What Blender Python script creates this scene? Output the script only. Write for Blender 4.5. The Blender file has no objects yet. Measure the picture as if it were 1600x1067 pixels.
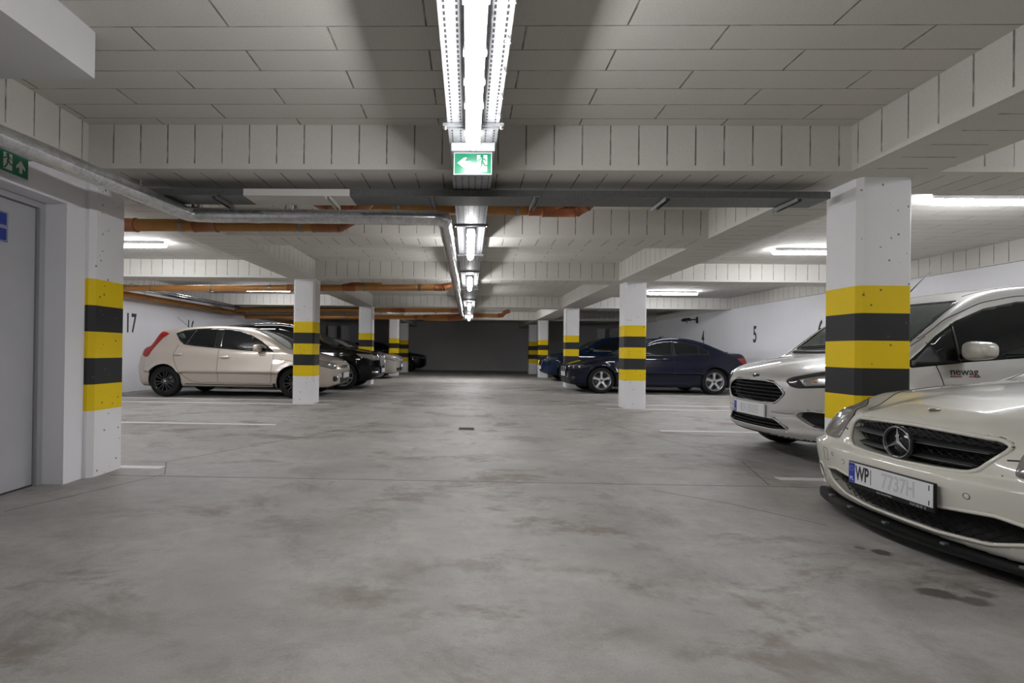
import bpy, bmesh, math, random
import numpy as np
from mathutils import Vector, Matrix
from mathutils.geometry import delaunay_2d_cdt

random.seed(7)
SC = bpy.context.scene
COL = SC.collection
PI = math.pi

# ------------------------------------------------------------------ objects
def tag(o, label=None, cat=None, group=None, kind=None):
    if label: o['label'] = label
    if cat: o['category'] = cat
    if group: o['group'] = group
    if kind: o['kind'] = kind
    return o

def thing(name, label, cat, loc=(0, 0, 0), rz=0.0, group=None, kind=None):
    o = bpy.data.objects.new(name, None)
    o.empty_display_size = 0.1
    COL.objects.link(o)
    o.location = loc
    o.rotation_euler = (0, 0, rz)
    return tag(o, label, cat, group, kind)

def link(o, parent=None):
    COL.objects.link(o)
    if parent is not None: o.parent = parent
    return o

def copy_tree(o, parent=None):
    c = o.copy()
    COL.objects.link(c)
    c.parent = parent
    for ch in list(o.children): copy_tree(ch, c)
    return c

# ------------------------------------------------------------------ mesh builder
class MB:
    """collects shapes and links them as ONE mesh object"""
    def __init__(s):
        s.v = []; s.f = []; s.sm = []; s.mi = []
    def add(s, vs, fs, smooth=False, m=0):
        b = len(s.v)
        s.v += [tuple(v) for v in vs]
        for f in fs:
            s.f.append(tuple(i + b for i in f)); s.sm.append(smooth); s.mi.append(m)
        return s
    def box(s, a, b, m=0):
        x0, y0, z0 = a; x1, y1, z1 = b
        s.add([(x0,y0,z0),(x1,y0,z0),(x1,y1,z0),(x0,y1,z0),(x0,y0,z1),(x1,y0,z1),(x1,y1,z1),(x0,y1,z1)],
              [(0,3,2,1),(4,5,6,7),(0,1,5,4),(1,2,6,5),(2,3,7,6),(3,0,4,7)], m=m)
        return s
    def cbox(s, a, b, c, m=0):
        """box with all edges chamfered by c"""
        x0, y0, z0 = a; x1, y1, z1 = b
        bm = bmesh.new()
        bmesh.ops.create_cube(bm, size=1.0)
        for v in bm.verts:
            v.co = Vector(((x0+x1)/2+v.co.x*(x1-x0), (y0+y1)/2+v.co.y*(y1-y0), (z0+z1)/2+v.co.z*(z1-z0)))
        bmesh.ops.bevel(bm, geom=list(bm.edges), offset=c, segments=2, profile=0.5, affect='EDGES')
        s.from_bm(bm, m=m)
        return s
    def from_bm(s, bm, smooth=False, m=0):
        bm.verts.index_update()
        s.add([v.co.copy() for v in bm.verts], [[v.index for v in f.verts] for f in bm.faces], smooth, m)
        bm.free()
        return s
    def prism(s, poly, h0, h1, axis='z', m=0, smooth=False):
        """convex or simple polygon (2d) extruded along axis between h0 and h1"""
        n = len(poly)
        def P(p, h):
            return {'z': (p[0], p[1], h), 'y': (p[0], h, p[1]), 'x': (h, p[0], p[1])}[axis]
        vs = [P(p, h0) for p in poly] + [P(p, h1) for p in poly]
        fs = [tuple(range(n))[::-1], tuple(range(n, 2*n))]
        s.add(vs, fs, m=m)
        s.add(vs, [(i, (i+1) % n, n+(i+1) % n, n+i) for i in range(n)], smooth, m)
        return s
    def tube(s, pts, r, n=12, caps=True, m=0, smooth=True):
        pts = [Vector(p) for p in pts]
        rs = r if isinstance(r, (list, tuple)) else [r]*len(pts)
        up = None; rings = []
        for i, p in enumerate(pts):
            if i == 0: t = pts[1]-pts[0]
            elif i == len(pts)-1: t = pts[-1]-pts[-2]
            else: t = (pts[i+1]-p).normalized()+(p-pts[i-1]).normalized()
            t = t.normalized() if t.length > 1e-9 else Vector((0, 0, 1))
            if up is None:
                up = Vector((0, 0, 1)) if abs(t.z) < .9 else Vector((1, 0, 0))
            a = (up - t*up.dot(t)).normalized(); up = a
            b = t.cross(a)
            rings.append([p+(a*math.cos(2*PI*k/n)+b*math.sin(2*PI*k/n))*rs[i] for k in range(n)])
        vs = [v for rg in rings for v in rg]
        fs = []
        for i in range(len(rings)-1):
            for k in range(n):
                fs.append((i*n+k, i*n+(k+1) % n, (i+1)*n+(k+1) % n, (i+1)*n+k))
        s.add(vs, fs, smooth, m)
        if caps:
            s.add(rings[0], [tuple(range(n))[::-1]], m=m); s.add(rings[-1], [tuple(range(n))], m=m)
        return s
    def lathe(s, prof, n=40, axis='y', c=(0, 0, 0), smooth=True, m=0, closed=False):
        """prof: list of (radius, height)"""
        vs = []
        for r, h in prof:
            for k in range(n):
                a = 2*PI*k/n; u, w = r*math.cos(a), r*math.sin(a)
                p = {'y': (u, h, w), 'z': (u, w, h), 'x': (h, u, w)}[axis]
                vs.append((p[0]+c[0], p[1]+c[1], p[2]+c[2]))
        fs = []
        L = len(prof)
        for i in range(L if closed else L-1):
            j = (i+1) % L
            for k in range(n):
                fs.append((i*n+k, i*n+(k+1) % n, j*n+(k+1) % n, j*n+k))
        s.add(vs, fs, smooth, m)
        return s
    def disc(s, r, h, n=40, axis='y', c=(0, 0, 0), m=0):
        s.lathe([(1e-4, h), (r, h)], n, axis, c, False, m)
        return s
    def build(s, name, mats, parent=None, loc=None, fixn=True, auto=None):
        me = bpy.data.meshes.new(name)
        me.from_pydata(s.v, [], s.f)
        for mm in (mats if isinstance(mats, (list, tuple)) else [mats]): me.materials.append(mm)
        me.polygons.foreach_set('use_smooth', s.sm)
        me.polygons.foreach_set('material_index', s.mi)
        if fixn:
            bm = bmesh.new(); bm.from_mesh(me)
            bmesh.ops.remove_doubles(bm, verts=bm.verts, dist=1e-6)
            bmesh.ops.recalc_face_normals(bm, faces=bm.faces)
            bm.to_mesh(me); bm.free()
        me.update()
        if auto is not None: me.set_sharp_from_angle(angle=math.radians(auto))
        o = bpy.data.objects.new(name, me)
        link(o, parent)
        if loc: o.location = loc
        return o

def text(name, body, size, mat, parent, loc, rot, align='CENTER', sx=1.0, extrude=0.001, offset=0.0, shear=0.0, space=1.0):
    cu = bpy.data.curves.new(name, 'FONT')
    cu.body = body; cu.size = size; cu.align_x = align; cu.align_y = 'CENTER'
    cu.extrude = extrude; cu.offset = offset; cu.shear = shear; cu.space_character = space
    cu.materials.append(mat)
    cu.resolution_u = 6
    tmp = bpy.data.objects.new(name, cu); COL.objects.link(tmp)
    bpy.context.view_layer.update()
    me = bpy.data.meshes.new_from_object(tmp)
    bpy.data.objects.remove(tmp)
    me.name = name
    o = bpy.data.objects.new(name, me)
    link(o, parent)
    o.location = loc; o.rotation_euler = rot; o.scale = (sx, 1, 1)
    return o

# ------------------------------------------------------------------ materials
class NT:
    def __init__(s, name):
        s.mat = bpy.data.materials.new(name); s.mat.use_nodes = True
        s.t = s.mat.node_tree; s.b = s.t.nodes['Principled BSDF']
    def n(s, ty, **kw):
        x = s.t.nodes.new(ty)
        for k, v in kw.items(): setattr(x, k, v)
        return x
    def l(s, a, b): s.t.links.new(a, b)
    def val(s, sock, v):
        if hasattr(v, 'is_output') or isinstance(v, bpy.types.NodeSocket): s.l(v, sock)
        else: sock.default_value = v
    def math(s, op, a, b=None, c=None, clamp=False):
        x = s.n('ShaderNodeMath', operation=op); x.use_clamp = clamp
        s.val(x.inputs[0], a)
        if b is not None: s.val(x.inputs[1], b)
        if c is not None: s.val(x.inputs[2], c)
        return x.outputs[0]
    def mr(s, v, a, b, c=0., d=1., smooth=True):
        x = s.n('ShaderNodeMapRange'); x.interpolation_type = 'SMOOTHSTEP' if smooth else 'LINEAR'
        s.val(x.inputs[0], v)
        for i, q in zip((1, 2, 3, 4), (a, b, c, d)): s.val(x.inputs[i], q)
        return x.outputs[0]
    def mix(s, f, a, b, op='MIX'):
        x = s.n('ShaderNodeMix'); x.data_type = 'RGBA'; x.blend_type = op
        s.val(x.inputs[0], f)
        s.val(x.inputs[6], a if not isinstance(a, tuple) else (*a[:3], 1))
        s.val(x.inputs[7], b if not isinstance(b, tuple) else (*b[:3], 1))
        return x.outputs[2]
    def pos(s):
        g = s.n('ShaderNodeNewGeometry'); return g.outputs['Position']
    def obj(s): return s.n('ShaderNodeTexCoord').outputs['Object']
    def sep(s, v):
        x = s.n('ShaderNodeSeparateXYZ'); s.l(v, x.inputs[0]); return x.outputs
    def noise(s, vec, scale, detail=4, rough=.55, dist=0., sc3=None):
        if sc3:
            m = s.n('ShaderNodeMapping'); m.inputs['Scale'].default_value = sc3; s.l(vec, m.inputs[0]); vec = m.outputs[0]
        x = s.n('ShaderNodeTexNoise'); s.l(vec, x.inputs['Vector'])
        x.inputs['Scale'].default_value = scale; x.inputs['Detail'].default_value = detail
        x.inputs['Roughness'].default_value = rough; x.inputs['Distortion'].default_value = dist
        return x.outputs[0]
    def bump(s, h, strength=.3, dist=.01, nrm=None):
        x = s.n('ShaderNodeBump'); x.inputs['Strength'].default_value = strength; x.inputs['Distance'].default_value = dist
        s.l(h, x.inputs['Height'])
        if nrm is not None: s.l(nrm, x.inputs['Normal'])
        return x.outputs[0]
    def set(s, **kw):
        for k, v in kw.items():
            k = {'col': 'Base Color', 'rough': 'Roughness', 'metal': 'Metallic', 'nrm': 'Normal', 'spec': 'Specular IOR Level',
                 'coat': 'Coat Weight', 'coatr': 'Coat Roughness', 'trans': 'Transmission Weight', 'em': 'Emission Color',
                 'ems': 'Emission Strength', 'alpha': 'Alpha', 'ior': 'IOR'}.get(k, k)
            if isinstance(v, tuple): v = (*v[:3], 1)
            s.val(s.b.inputs[k], v)
        return s.mat

def simple(name, col, rough=.5, metal=0., var=.0, nscale=30., **kw):
    t = NT(name)
    if var:
        nz = t.noise(t.obj(), nscale, 3)
        f = t.mr(nz, .3, .7, 1-var, 1+var, False)
        mx = t.n('ShaderNodeVectorMath', operation='SCALE'); mx.inputs[0].default_value = col
        t.l(f, mx.inputs['Scale'])
        t.set(col=mx.outputs[0], rough=rough, metal=metal, **kw)
    else:
        t.set(col=col, rough=rough, metal=metal, **kw)
    return t.mat
LAMP_AISLE = 62.0
LAMP_BAY = 66.0
LAMP_FAR = 190.0
EXPOSURE = 0.4
# ------------------------------------------------------------------ dimensions (metres; camera stands at x=0, y=0)
XL, XR = -2.827, 2.825           # corridor faces of the two pillar rows
CW, CD = 0.396, 0.37              # pillar width, depth
ROWS = [3.733, 9.21, 14.755, 20.357, 23.581]
WL, WR = -7.6, 7.5               # side walls
YN, YB = -6.0, 27.06             # wall behind the camera, far wall
ZC, ZB = 2.61, 2.29              # ceiling, underside of beams

# ------------------------------------------------------------------ room materials
def mat_boards(axis=None):
    """insulation boards 1.0 x 0.2 m with open joints; axis X/Y for boards cladding a beam that runs along X/Y"""
    t = NT('insulation_boards_' + (axis or 'ceiling'))
    P = t.sep(t.pos())
    g = t.n('ShaderNodeNewGeometry')
    N = t.sep(g.outputs['True Normal'])
    if axis is None:
        fy = t.math('DIVIDE', t.math('SUBTRACT', P[1], .117), .2)
        row = t.math('FLOOR', fy)
        par = t.math('MODULO', t.math('ABSOLUTE', row), 2.)
        fx = t.math('SUBTRACT', t.math('SUBTRACT', P[0], .27), t.math('MULTIPLY', par, .5))
        dy = t.math('MULTIPLY', t.math('PINGPONG', fy, .5), .2)
        dx = t.math('PINGPONG', fx, .5)
        gy = t.mr(dy, .0018, .005, .8, 0.)
        gx = t.mr(dx, .003, .0065, 1., 0.)
        gr = t.math('MAXIMUM', gy, gx)
        cell = t.math('ADD', t.math('MULTIPLY', row, 7.13), t.math('FLOOR', fx))
    else:
        a = 0 if axis == 'X' else 1
        O = t.sep(t.obj())
        u = t.math('DIVIDE', t.math('ADD', P[a], .004 if axis == 'X' else .04), .2)
        d = t.math('MULTIPLY', t.math('PINGPONG', u, .5), .2)
        gr = t.mr(d, .003, .0065, 1., 0.)
        side = t.mr(P[2], ZB+.035, ZB+.04)
        lat = t.math('ABSOLUTE', O[1-a])
        bot = t.mr(lat, .17, .175, 1., 0.)
        isb = t.math('LESS_THAN', N[2], -.5)
        msk = t.math('ADD', t.math('MULTIPLY', isb, bot), t.math('MULTIPLY', t.math('SUBTRACT', 1., isb), side))
        gr = t.math('MULTIPLY', gr, msk)
        cell = t.math('FLOOR', u)
    wn = t.n('ShaderNodeTexWhiteNoise', noise_dimensions='1D'); t.l(cell, wn.inputs['W'])
    fine = t.noise(t.pos(), 90, 3, .7)
    big = t.noise(t.pos(), 1.3, 3)
    v = t.math('ADD', t.math('MULTIPLY', wn.outputs[0], .05), t.math('ADD', t.math('MULTIPLY', fine, .26), t.math('MULTIPLY', big, .12)))
    v = t.math('ADD', v, .795)
    sc = t.n('ShaderNodeVectorMath', operation='SCALE'); sc.inputs[0].default_value = (.600, .585, .545); t.l(v, sc.inputs['Scale'])
    jn = t.noise(t.pos(), 9, 2)
    col = t.mix(t.math('MULTIPLY', gr, t.mr(jn, .3, .6, .35, .85)), sc.outputs[0], (.10, .095, .085))
    h = t.math('ADD', t.math('MULTIPLY', fine, .25), t.math('MULTIPLY', t.math('SUBTRACT', 1., gr), 1.))
    nr = t.bump(h, .55, .008)
    return t.set(col=col, rough=.92, nrm=nr, spec=.15)

def mat_wall(name, col, pits=True):
    t = NT(name)
    p = t.pos()
    big = t.noise(p, .8, 4); fine = t.noise(p, 60, 3, .7); mid = t.noise(p, 6, 4, .6, 0., (1, 1, .4))
    v = t.math('ADD', t.math('MULTIPLY', big, .08), t.math('ADD', t.math('MULTIPLY', fine, .05), t.math('MULTIPLY', mid, .05)))
    v = t.math('ADD', v, .91)
    sc = t.n('ShaderNodeVectorMath', operation='SCALE'); sc.inputs[0].default_value = col; t.l(v, sc.inputs['Scale'])
    c = sc.outputs[0]
    return t.set(col=c, rough=.75, nrm=t.bump(fine, .12, .004), spec=.25)

def mat_pillar():
    t = NT('pillar_paint')
    p = t.pos(); z = t.sep(p)[2]
    big = t.noise(p, 2.0, 4); fine = t.noise(p, 70, 3, .7)
    v = t.math('ADD', t.math('ADD', t.math('MULTIPLY', big, .12), t.math('MULTIPLY', fine, .06)), .90)
    def S(c):
        sc = t.n('ShaderNodeVectorMath', operation='SCALE'); sc.inputs[0].default_value = c; t.l(v, sc.inputs['Scale']); return sc.outputs[0]
    white, yel, blk = S((.80, .80, .81)), S((.82, .585, .0)), S((.024, .024, .025))
    k = t.math('FLOOR', t.math('DIVIDE', t.math('SUBTRACT', z, .503), .2))
    odd = t.math('MODULO', t.math('ABSOLUTE', k), 2.)
    isblack = t.math('MULTIPLY', odd, 1.)
    band = t.math('MULTIPLY', t.math('GREATER_THAN', z, .503), t.math('LESS_THAN', z, 1.503))
    c = t.mix(band, white, t.mix(isblack, yel, blk))
    # air holes of the cast concrete
    vo = t.n('ShaderNodeTexVoronoi'); vo.inputs['Scale'].default_value = 16; vo.inputs['Randomness'].default_value = 1
    t.l(p, vo.inputs['Vector'])
    sel = t.mr(t.sep(vo.outputs['Color'])[0], .58, .62)
    hole = t.math('MULTIPLY', t.mr(vo.outputs['Distance'], .11, .17, 1., 0.), sel)
    dens = t.mr(t.noise(p, 1.7, 2), .32, .48)
    hole = t.math('MULTIPLY', hole, dens)
    c = t.mix(t.math('MULTIPLY', hole, .8), c, (.07, .065, .06))
    h = t.math('SUBTRACT', t.math('MULTIPLY', fine, .2), hole)
    return t.set(col=c, rough=.6, nrm=t.bump(h, .35, .006), spec=.35)

def mat_floor():
    t = NT('power_floated_concrete')
    p = t.pos(); X, Y, Z = t.sep(p)
    n1 = t.noise(p, .55, 5, .6, .8)
    n2 = t.noise(p, 1.7, 9, .68, .25, (1, 1.5, 1))
    n3 = t.noise(p, 9, 8, .74, .2)
    n4 = t.noise(p, 120, 2, .6)
    v = t.math('ADD', t.math('MULTIPLY', t.mr(n1, .3, .7, -.5, .5, False), .10), t.math('MULTIPLY', t.mr(n2, .28, .72, -.5, .5, False), .50))
    v = t.math('ADD', v, t.math('MULTIPLY', t.mr(n3, .3, .7, -.5, .5, False), .26))
    v = t.math('ADD', v, t.math('MULTIPLY', t.math('SUBTRACT', n4, .5), .40))
    v = t.math('ADD', v, 1.)
    sc = t.n('ShaderNodeVectorMath', operation='SCALE'); sc.inputs[0].default_value = (.325, .314, .295); t.l(v, sc.inputs['Scale'])
    # brown, worn-through patches
    s1 = t.noise(p, 1.25, 10, .72, .35, (1, 1.6, 1)); s2 = t.noise(p, .42, 2, .5)
    br = t.math('MULTIPLY', t.mr(s1, .50, .64), t.mr(s2, .34, .56))
    c = t.mix(t.math('MULTIPLY', br, .9), sc.outputs[0], (.165, .135, .112))
    s3 = t.noise(p, 1.0, 10, .74, .2, (1.4, 1, 1))
    dk = t.mr(s3, .52, .70)
    c = t.mix(t.math('MULTIPLY', dk, .72), c, (.150, .146, .136))
    # tyre paths swept across the aisle
    w = t.noise(p, 1.1, 3, .5)
    def band(x0, w0, amp):
        d = t.math('ABSOLUTE', t.math('SUBTRACT', t.math('ADD', X, t.math('MULTIPLY', t.math('SUBTRACT', w, .5), .8)), x0))
        return t.math('MULTIPLY', t.mr(d, w0*.3, w0, 1., 0.), t.mr(n3, .38, .62, 0., amp))
    for x0, w0, a in ((-1.0, .35, .30), (.75, .35, .25), (-.2, .25, .18)):
        c = t.mix(band(x0, w0, a), c, (.20, .19, .18))
    # oil drips
    def spot(c0, x, y, rx, ry, amt, col=(.06, .05, .045)):
        dx = t.math('DIVIDE', t.math('SUBTRACT', X, x), rx); dy = t.math('DIVIDE', t.math('SUBTRACT', Y, y), ry)
        d = t.math('SQRT', t.math('ADD', t.math('MULTIPLY', dx, dx), t.math('MULTIPLY', dy, dy)))
        d = t.math('ADD', d, t.math('MULTIPLY', t.math('SUBTRACT', n3, .5), 1.6))
        return t.mix(t.math('MULTIPLY', t.math('MULTIPLY', t.mr(d, *((.55, 1.05) if rx < .1 else (-.1, 1.25)), 1., 0.), t.mr(s1, .36, .56, .25, 1.) if rx > .1 else 1.), amt), c0, col)
    for q in ((2.10, 2.60, .055, .05, .85), (2.03, 2.66, .03, .03, .6), (1.97, 2.16, .09, .06, .8), (2.06, 2.10, .07, .05, .7), (2.17, 2.17, .05, .05, .7),
              (-.42, 2.0, .20, .13, .60, (.13, .095, .075)), (-.30, 2.25, .24, .2, .5, (.15, .115, .09)), (.45, 2.31, .24, .06, .55, (.12, .095, .07)), (-.15, 2.75, .3, .25, .35, (.2, .15, .125)),
              (1.0, 2.25, .22, .12, .4, (.17, .13, .105)), (-.62, 2.9, .3, .3, .2, (.2, .16, .13)), (-1.45, 5.9, .35, .1, .4, (.15, .14, .13)),
              (-4.6, 9.4, .7, .12, .5, (.12, .12, .12)), (-3.2, 5.2, .16, .12, .4, (.12, .115, .11)), (.55, 1.78, .3, .12, .5, (.14, .115, .095))):
        c = spot(c, *q)
    rough = t.math('ADD', t.mr(n2, .3, .7, .46, .62), t.math('MULTIPLY', n3, .10))
    h = t.math('ADD', t.math('MULTIPLY', n3, .3), t.math('MULTIPLY', n4, .12))
    return t.set(col=c, rough=rough, nrm=t.bump(h, .10, .01), spec=.4)

M_CEIL, M_BX, M_BY = mat_boards(), mat_boards('X'), mat_boards('Y')
M_WALL = mat_wall('white_wall_paint', (.76, .76, .79))
M_PLASTER = mat_wall('white_plaster', (.60, .60, .60))
M_DWALL = mat_wall('grey_block_wall', (.50, .50, .51))
M_PILLAR = mat_pillar()
M_FLOOR = mat_floor()
M_LINE = simple('road_paint', (.66, .66, .66), .6, 0, .12, 25)
M_JOINT = simple('joint_sealant', (.11, .105, .10), .8)

def struct(name, mb, m, loc=None, label=None, parent=None, fixn=True):
    o = mb.build(name, m, parent, loc, fixn)
    if parent is None: o['kind'] = 'structure'
    if label: o['label'] = label
    return o

# ------------------------------------------------------------------ shell
struct('floor', MB().box((WL-.3, YN-.3, -.2), (WR+.3, YB+.3, 0)), M_FLOOR)
struct('ceiling', MB().box((WL-.3, YN-.3, ZC), (WR+.3, YB+.3, ZC+.2)), M_CEIL)
struct('wall_right', MB().box((WR, YN, 0), (WR+.25, YB, ZC)), M_WALL)
struct('wall_left', MB().box((WL-.25, YN, 0), (WL, YB, ZC)), M_WALL)
struct('wall_back', MB().box((WL-.25, YB, 0), (WR+.25, YB+.25, ZC)), M_DWALL)
struct('wall_front', MB().box((WL-.25, YN-.25, 0), (WR+.25, YN, ZC)), M_WALL)
# stairwell wall with the door opening, on the near left
m = MB()
DX, DY0, DY1, DZ = -2.885, 2.52, 3.55, 2.01
m.box((DX-.22, YN, 0), (DX, DY0, ZC)).box((DX-.22, DY1, 0), (DX, ROWS[0]-.002, ZC)).box((DX-.22, DY0, DZ), (DX, DY1, ZC))
m.box((WL, DY1, 0), (DX-.2, ROWS[0]-.002, ZC))
struct('wall_stairwell', m, M_WALL)

# boarded beams: across the aisle and along the pillar rows
def beam(name, x0, x1, y0, y1, axis, z0=ZB, m=None):
    w = (x1-x0)/2; d = (y1-y0)/2
    o = MB().box((-w, -d, 0), (w, d, ZC-z0+.001)).build(name, m or (M_BX if axis == 'X' else M_BY), None, ((x0+x1)/2, (y0+y1)/2, z0))
    o['kind'] = 'structure'
    return o
BXL, BXR = (-3.30, -2.79), (2.68, 3.29)
BROW = [(3.62, 4.12), (9.10, 9.62), (14.64, 15.20), (20.25, 20.80)]
for y0, y1 in BROW:
    beam('cross_beam', BXL[1], BXR[0], y0, y1, 'X')
    beam('cross_beam', WL, BXL[0], y0, y1, 'X')
    beam('cross_beam', BXR[1], WR, y0, y1, 'X')
beam('cross_beam', BXL[1], BXR[0], 5.74, 6.27, 'X')
beam('long_beam', BXL[0], BXL[1], YN, YB, 'Y')
beam('long_beam', BXR[0], BXR[1], YN, YB, 'Y')
beam('edge_beam', WR-.05, WR+.02, YN, YB, 'Y', 2.315)
beam('edge_beam', WL-.02, WL+.05, YN, YB, 'Y', 2.315)
# white plastered box under the ceiling, upper left corner of the picture
struct('ceiling_soffit', MB().box((DX, -1.5, 2.37), (-1.945, 2.56, ZC)), M_PLASTER)

# ------------------------------------------------------------------ pillars
def pillar(x0, y0, label):
    c = .034
    x1, y1 = x0+CW, y0+CD
    poly = [(x0+c, y0), (x1-c, y0), (x1, y0+c), (x1, y1-c), (x1-c, y1), (x0+c, y1), (x0, y1-c), (x0, y0+c)]
    mx, my = (x0+x1)/2, (y0+y1)/2
    o = MB().prism([(a-mx, b-my) for a, b in poly], 0, ZB+.01).build('concrete_pillar', M_PILLAR, None, (mx, my, 0))
    return tag(o, label, 'pillar', 'banded pillars along the aisle', 'thing')
PL = ['white pillar with yellow and black bands at the stairwell door corner',
      'banded pillar in front of the beige hatchback bonnet',
      'banded pillar rising behind the black estate car bonnet',
      'banded pillar rising behind the silver saloon on the left side',
      'banded pillar beside the dark car by the end wall, left row']
PR = ['large white pillar with yellow and black bands behind the cream white car',
      'banded pillar standing in front of the dark blue saloon doors',
      'banded pillar behind the bonnet of the dark blue saloon',
      'banded pillar behind the nose of the second dark blue car',
      'last banded pillar of the right row, in the dim end of the garage']
for y, a, b in zip(ROWS, PL, PR):
    pillar(XL-CW, y, a); pillar(XR, y, b)
for x, lb in ((-7.25, 'plain dim pillar at the end wall, nearest the left corner'), (-6.55, 'plain dim pillar at the end wall, between two others on the left'), (6.95, 'plain dim pillar in the right end bay behind the blue cars')):
    y = 26.8
    o = MB().cbox((-.2, -.2, 0), (.2, .2, ZB), .02).build('concrete_pillar', M_WALL, None, (x, y, 0))
    tag(o, lb, 'pillar', None, 'thing')

# ------------------------------------------------------------------ markings on the floor
def strip(name, pts, w, m, z=.0006):
    """thin painted or sawn strip following pts"""
    mb = MB()
    for (xa, ya), (xb, yb) in zip(pts[:-1], pts[1:]):
        d = Vector((xb-xa, yb-ya, 0)).normalized(); nrm = Vector((-d.y, d.x, 0))*w/2
        q = [Vector((xa, ya, 0))-nrm, Vector((xb, yb, 0))-nrm, Vector((xb, yb, 0))+nrm, Vector((xa, ya, 0))+nrm]
        mb.prism([(v.x, v.y) for v in q], 0.0, z)
    return struct(name, mb, m)
for y in (4.12, 6.58, 9.13, 9.83, 12.2, 14.66, 15.3, 17.6, 20.2):
    strip('floor_marking', [(2.49, y), (WR-.2, y)], .09, M_LINE, .0011)
    strip('floor_marking', [(-2.51, y), (WL+.2, y)], .09, M_LINE, .0011)
strip('floor_marking', [(2.55, 3.66), (3.4, 3.66)], .09, M_LINE, .0011)
strip('floor_joint', [(-2.75, 3.84), (-.5, 3.85), (2.3, 3.865), (2.81, 3.85)], .008, M_JOINT)
strip('floor_joint', [(-2.36, 3.90), (-2.60, 4.32), (-2.82, 4.33)], .007, M_JOINT)
strip('floor_joint', [(-2.60, 4.32), (-1.5, 6.4), (-1.2, 7.1)], .007, M_JOINT)
strip('floor_joint', [(-2.36, 3.90), (-2.62, 3.25), (-2.75, 2.95)], .006, M_JOINT)
strip('floor_joint', [(2.81, 4.4), (2.45, 5.2), (2.1, 6.6), (2.0, 7.5)], .007, M_JOINT)
strip('floor_joint', [(2.55, 4.75), (2.3, 3.9)], .007, M_JOINT)
strip('floor_joint', [(1.35, 3.7), (1.75, 3.4), (2.1, 3.0)], .005, M_JOINT)
# ------------------------------------------------------------------ materials
def mat_tray(name, axis, pitch, rowp, base, slot, sl=.55, sw=.22):
    """galvanised steel with rows of punched slots running along axis"""
    t = NT(name)
    O = t.sep(t.obj()); g = t.n('ShaderNodeNewGeometry')
    a, b = (0, 1) if axis == 'X' else (1, 0)
    u = t.math('FRACT', t.math('DIVIDE', O[a], pitch)); v = t.math('PINGPONG', t.math('DIVIDE', O[b], rowp), .5)
    m = t.math('MULTIPLY', t.math('LESS_THAN', u, sl), t.math('LESS_THAN', t.math('SUBTRACT', .5, v), sw))
    nz = t.noise(t.obj(), 25, 3)
    bs = t.mix(t.mr(nz, .35, .65), tuple(x*.88 for x in base), tuple(min(1, x*1.1) for x in base))
    c = t.mix(m, bs, slot)
    return t.set(col=c, rough=.5, metal=t.math('SUBTRACT', .3, t.math('MULTIPLY', m, .3)))
M_TRAY = mat_tray('galvanised_slotted', 'Y', .034, .047, (.36, .37, .385), (.012, .012, .012), .62, .09)
M_MESH = mat_tray('galvanised_fine_mesh', 'X', .013, .013, (.17, .178, .18), (.06, .06, .06), .6, .22)
M_GALV = simple('galvanised_steel', (.50, .51, .52), .4, .75, .1, 20)
M_STRUT = simple('dull_steel_strut', (.20, .205, .21), .5, .6, .1, 20)
M_WHITE = simple('white_enamel', (.62, .61, .58), .5)
M_LAMPH = simple('lamp_housing_grey', (.62, .63, .65), .45)
M_PIPE = simple('orange_sewer_pipe', (.42, .190, .045), .38, 0, .08, 12)
M_PIPE2 = simple('red_brown_fitting', (.31, .098, .028), .42, 0, .08, 12)
M_CLAMP = simple('zinc_clamp', (.26, .26, .26), .4, .7)
M_CLAMPD = simple('rubber_clamp', (.05, .05, .05), .6)
def mat_foil():
    t = NT('aluminium_foil_lagging')
    p = t.obj()
    n1 = t.noise(p, 22, 4, .6, 1.0); n2 = t.noise(p, 70, 3, .6)
    h = t.math('ADD', n1, t.math('MULTIPLY', n2, .4))
    c = t.mix(t.mr(n1, .3, .7), (.52, .53, .54), (.75, .755, .76))
    return t.set(col=c, rough=.22, metal=.9, nrm=t.bump(h, .16, .010))
M_FOIL = mat_foil()
def mat_tube(name, strength, col=(1., .985, 1.)):
    t = NT(name)
    return t.set(col=(.8, .8, .8), em=col, ems=strength, rough=.4)
M_TUBE = mat_tube('lit_diffuser', LAMP_AISLE)
M_TUBES = mat_tube('lit_diffuser_bay', LAMP_BAY, (.96, .965, 1.))
M_TUBED = mat_tube('lit_diffuser_weak', LAMP_FAR)
M_TUBEOFF = simple('unlit_diffuser', (.6, .6, .6), .4)
M_GREEN = simple('sign_green', (.0, .165, .075), .25, 0, 0, coat=.4)
M_SIGNW = simple('sign_white', (.62, .65, .63), .3, 0, 0, coat=.4)
M_SIGNG = simple('sign_casing', (.44, .45, .46), .5)
M_BLUE = simple('sign_blue', (.012, .035, .24), .35)

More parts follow.
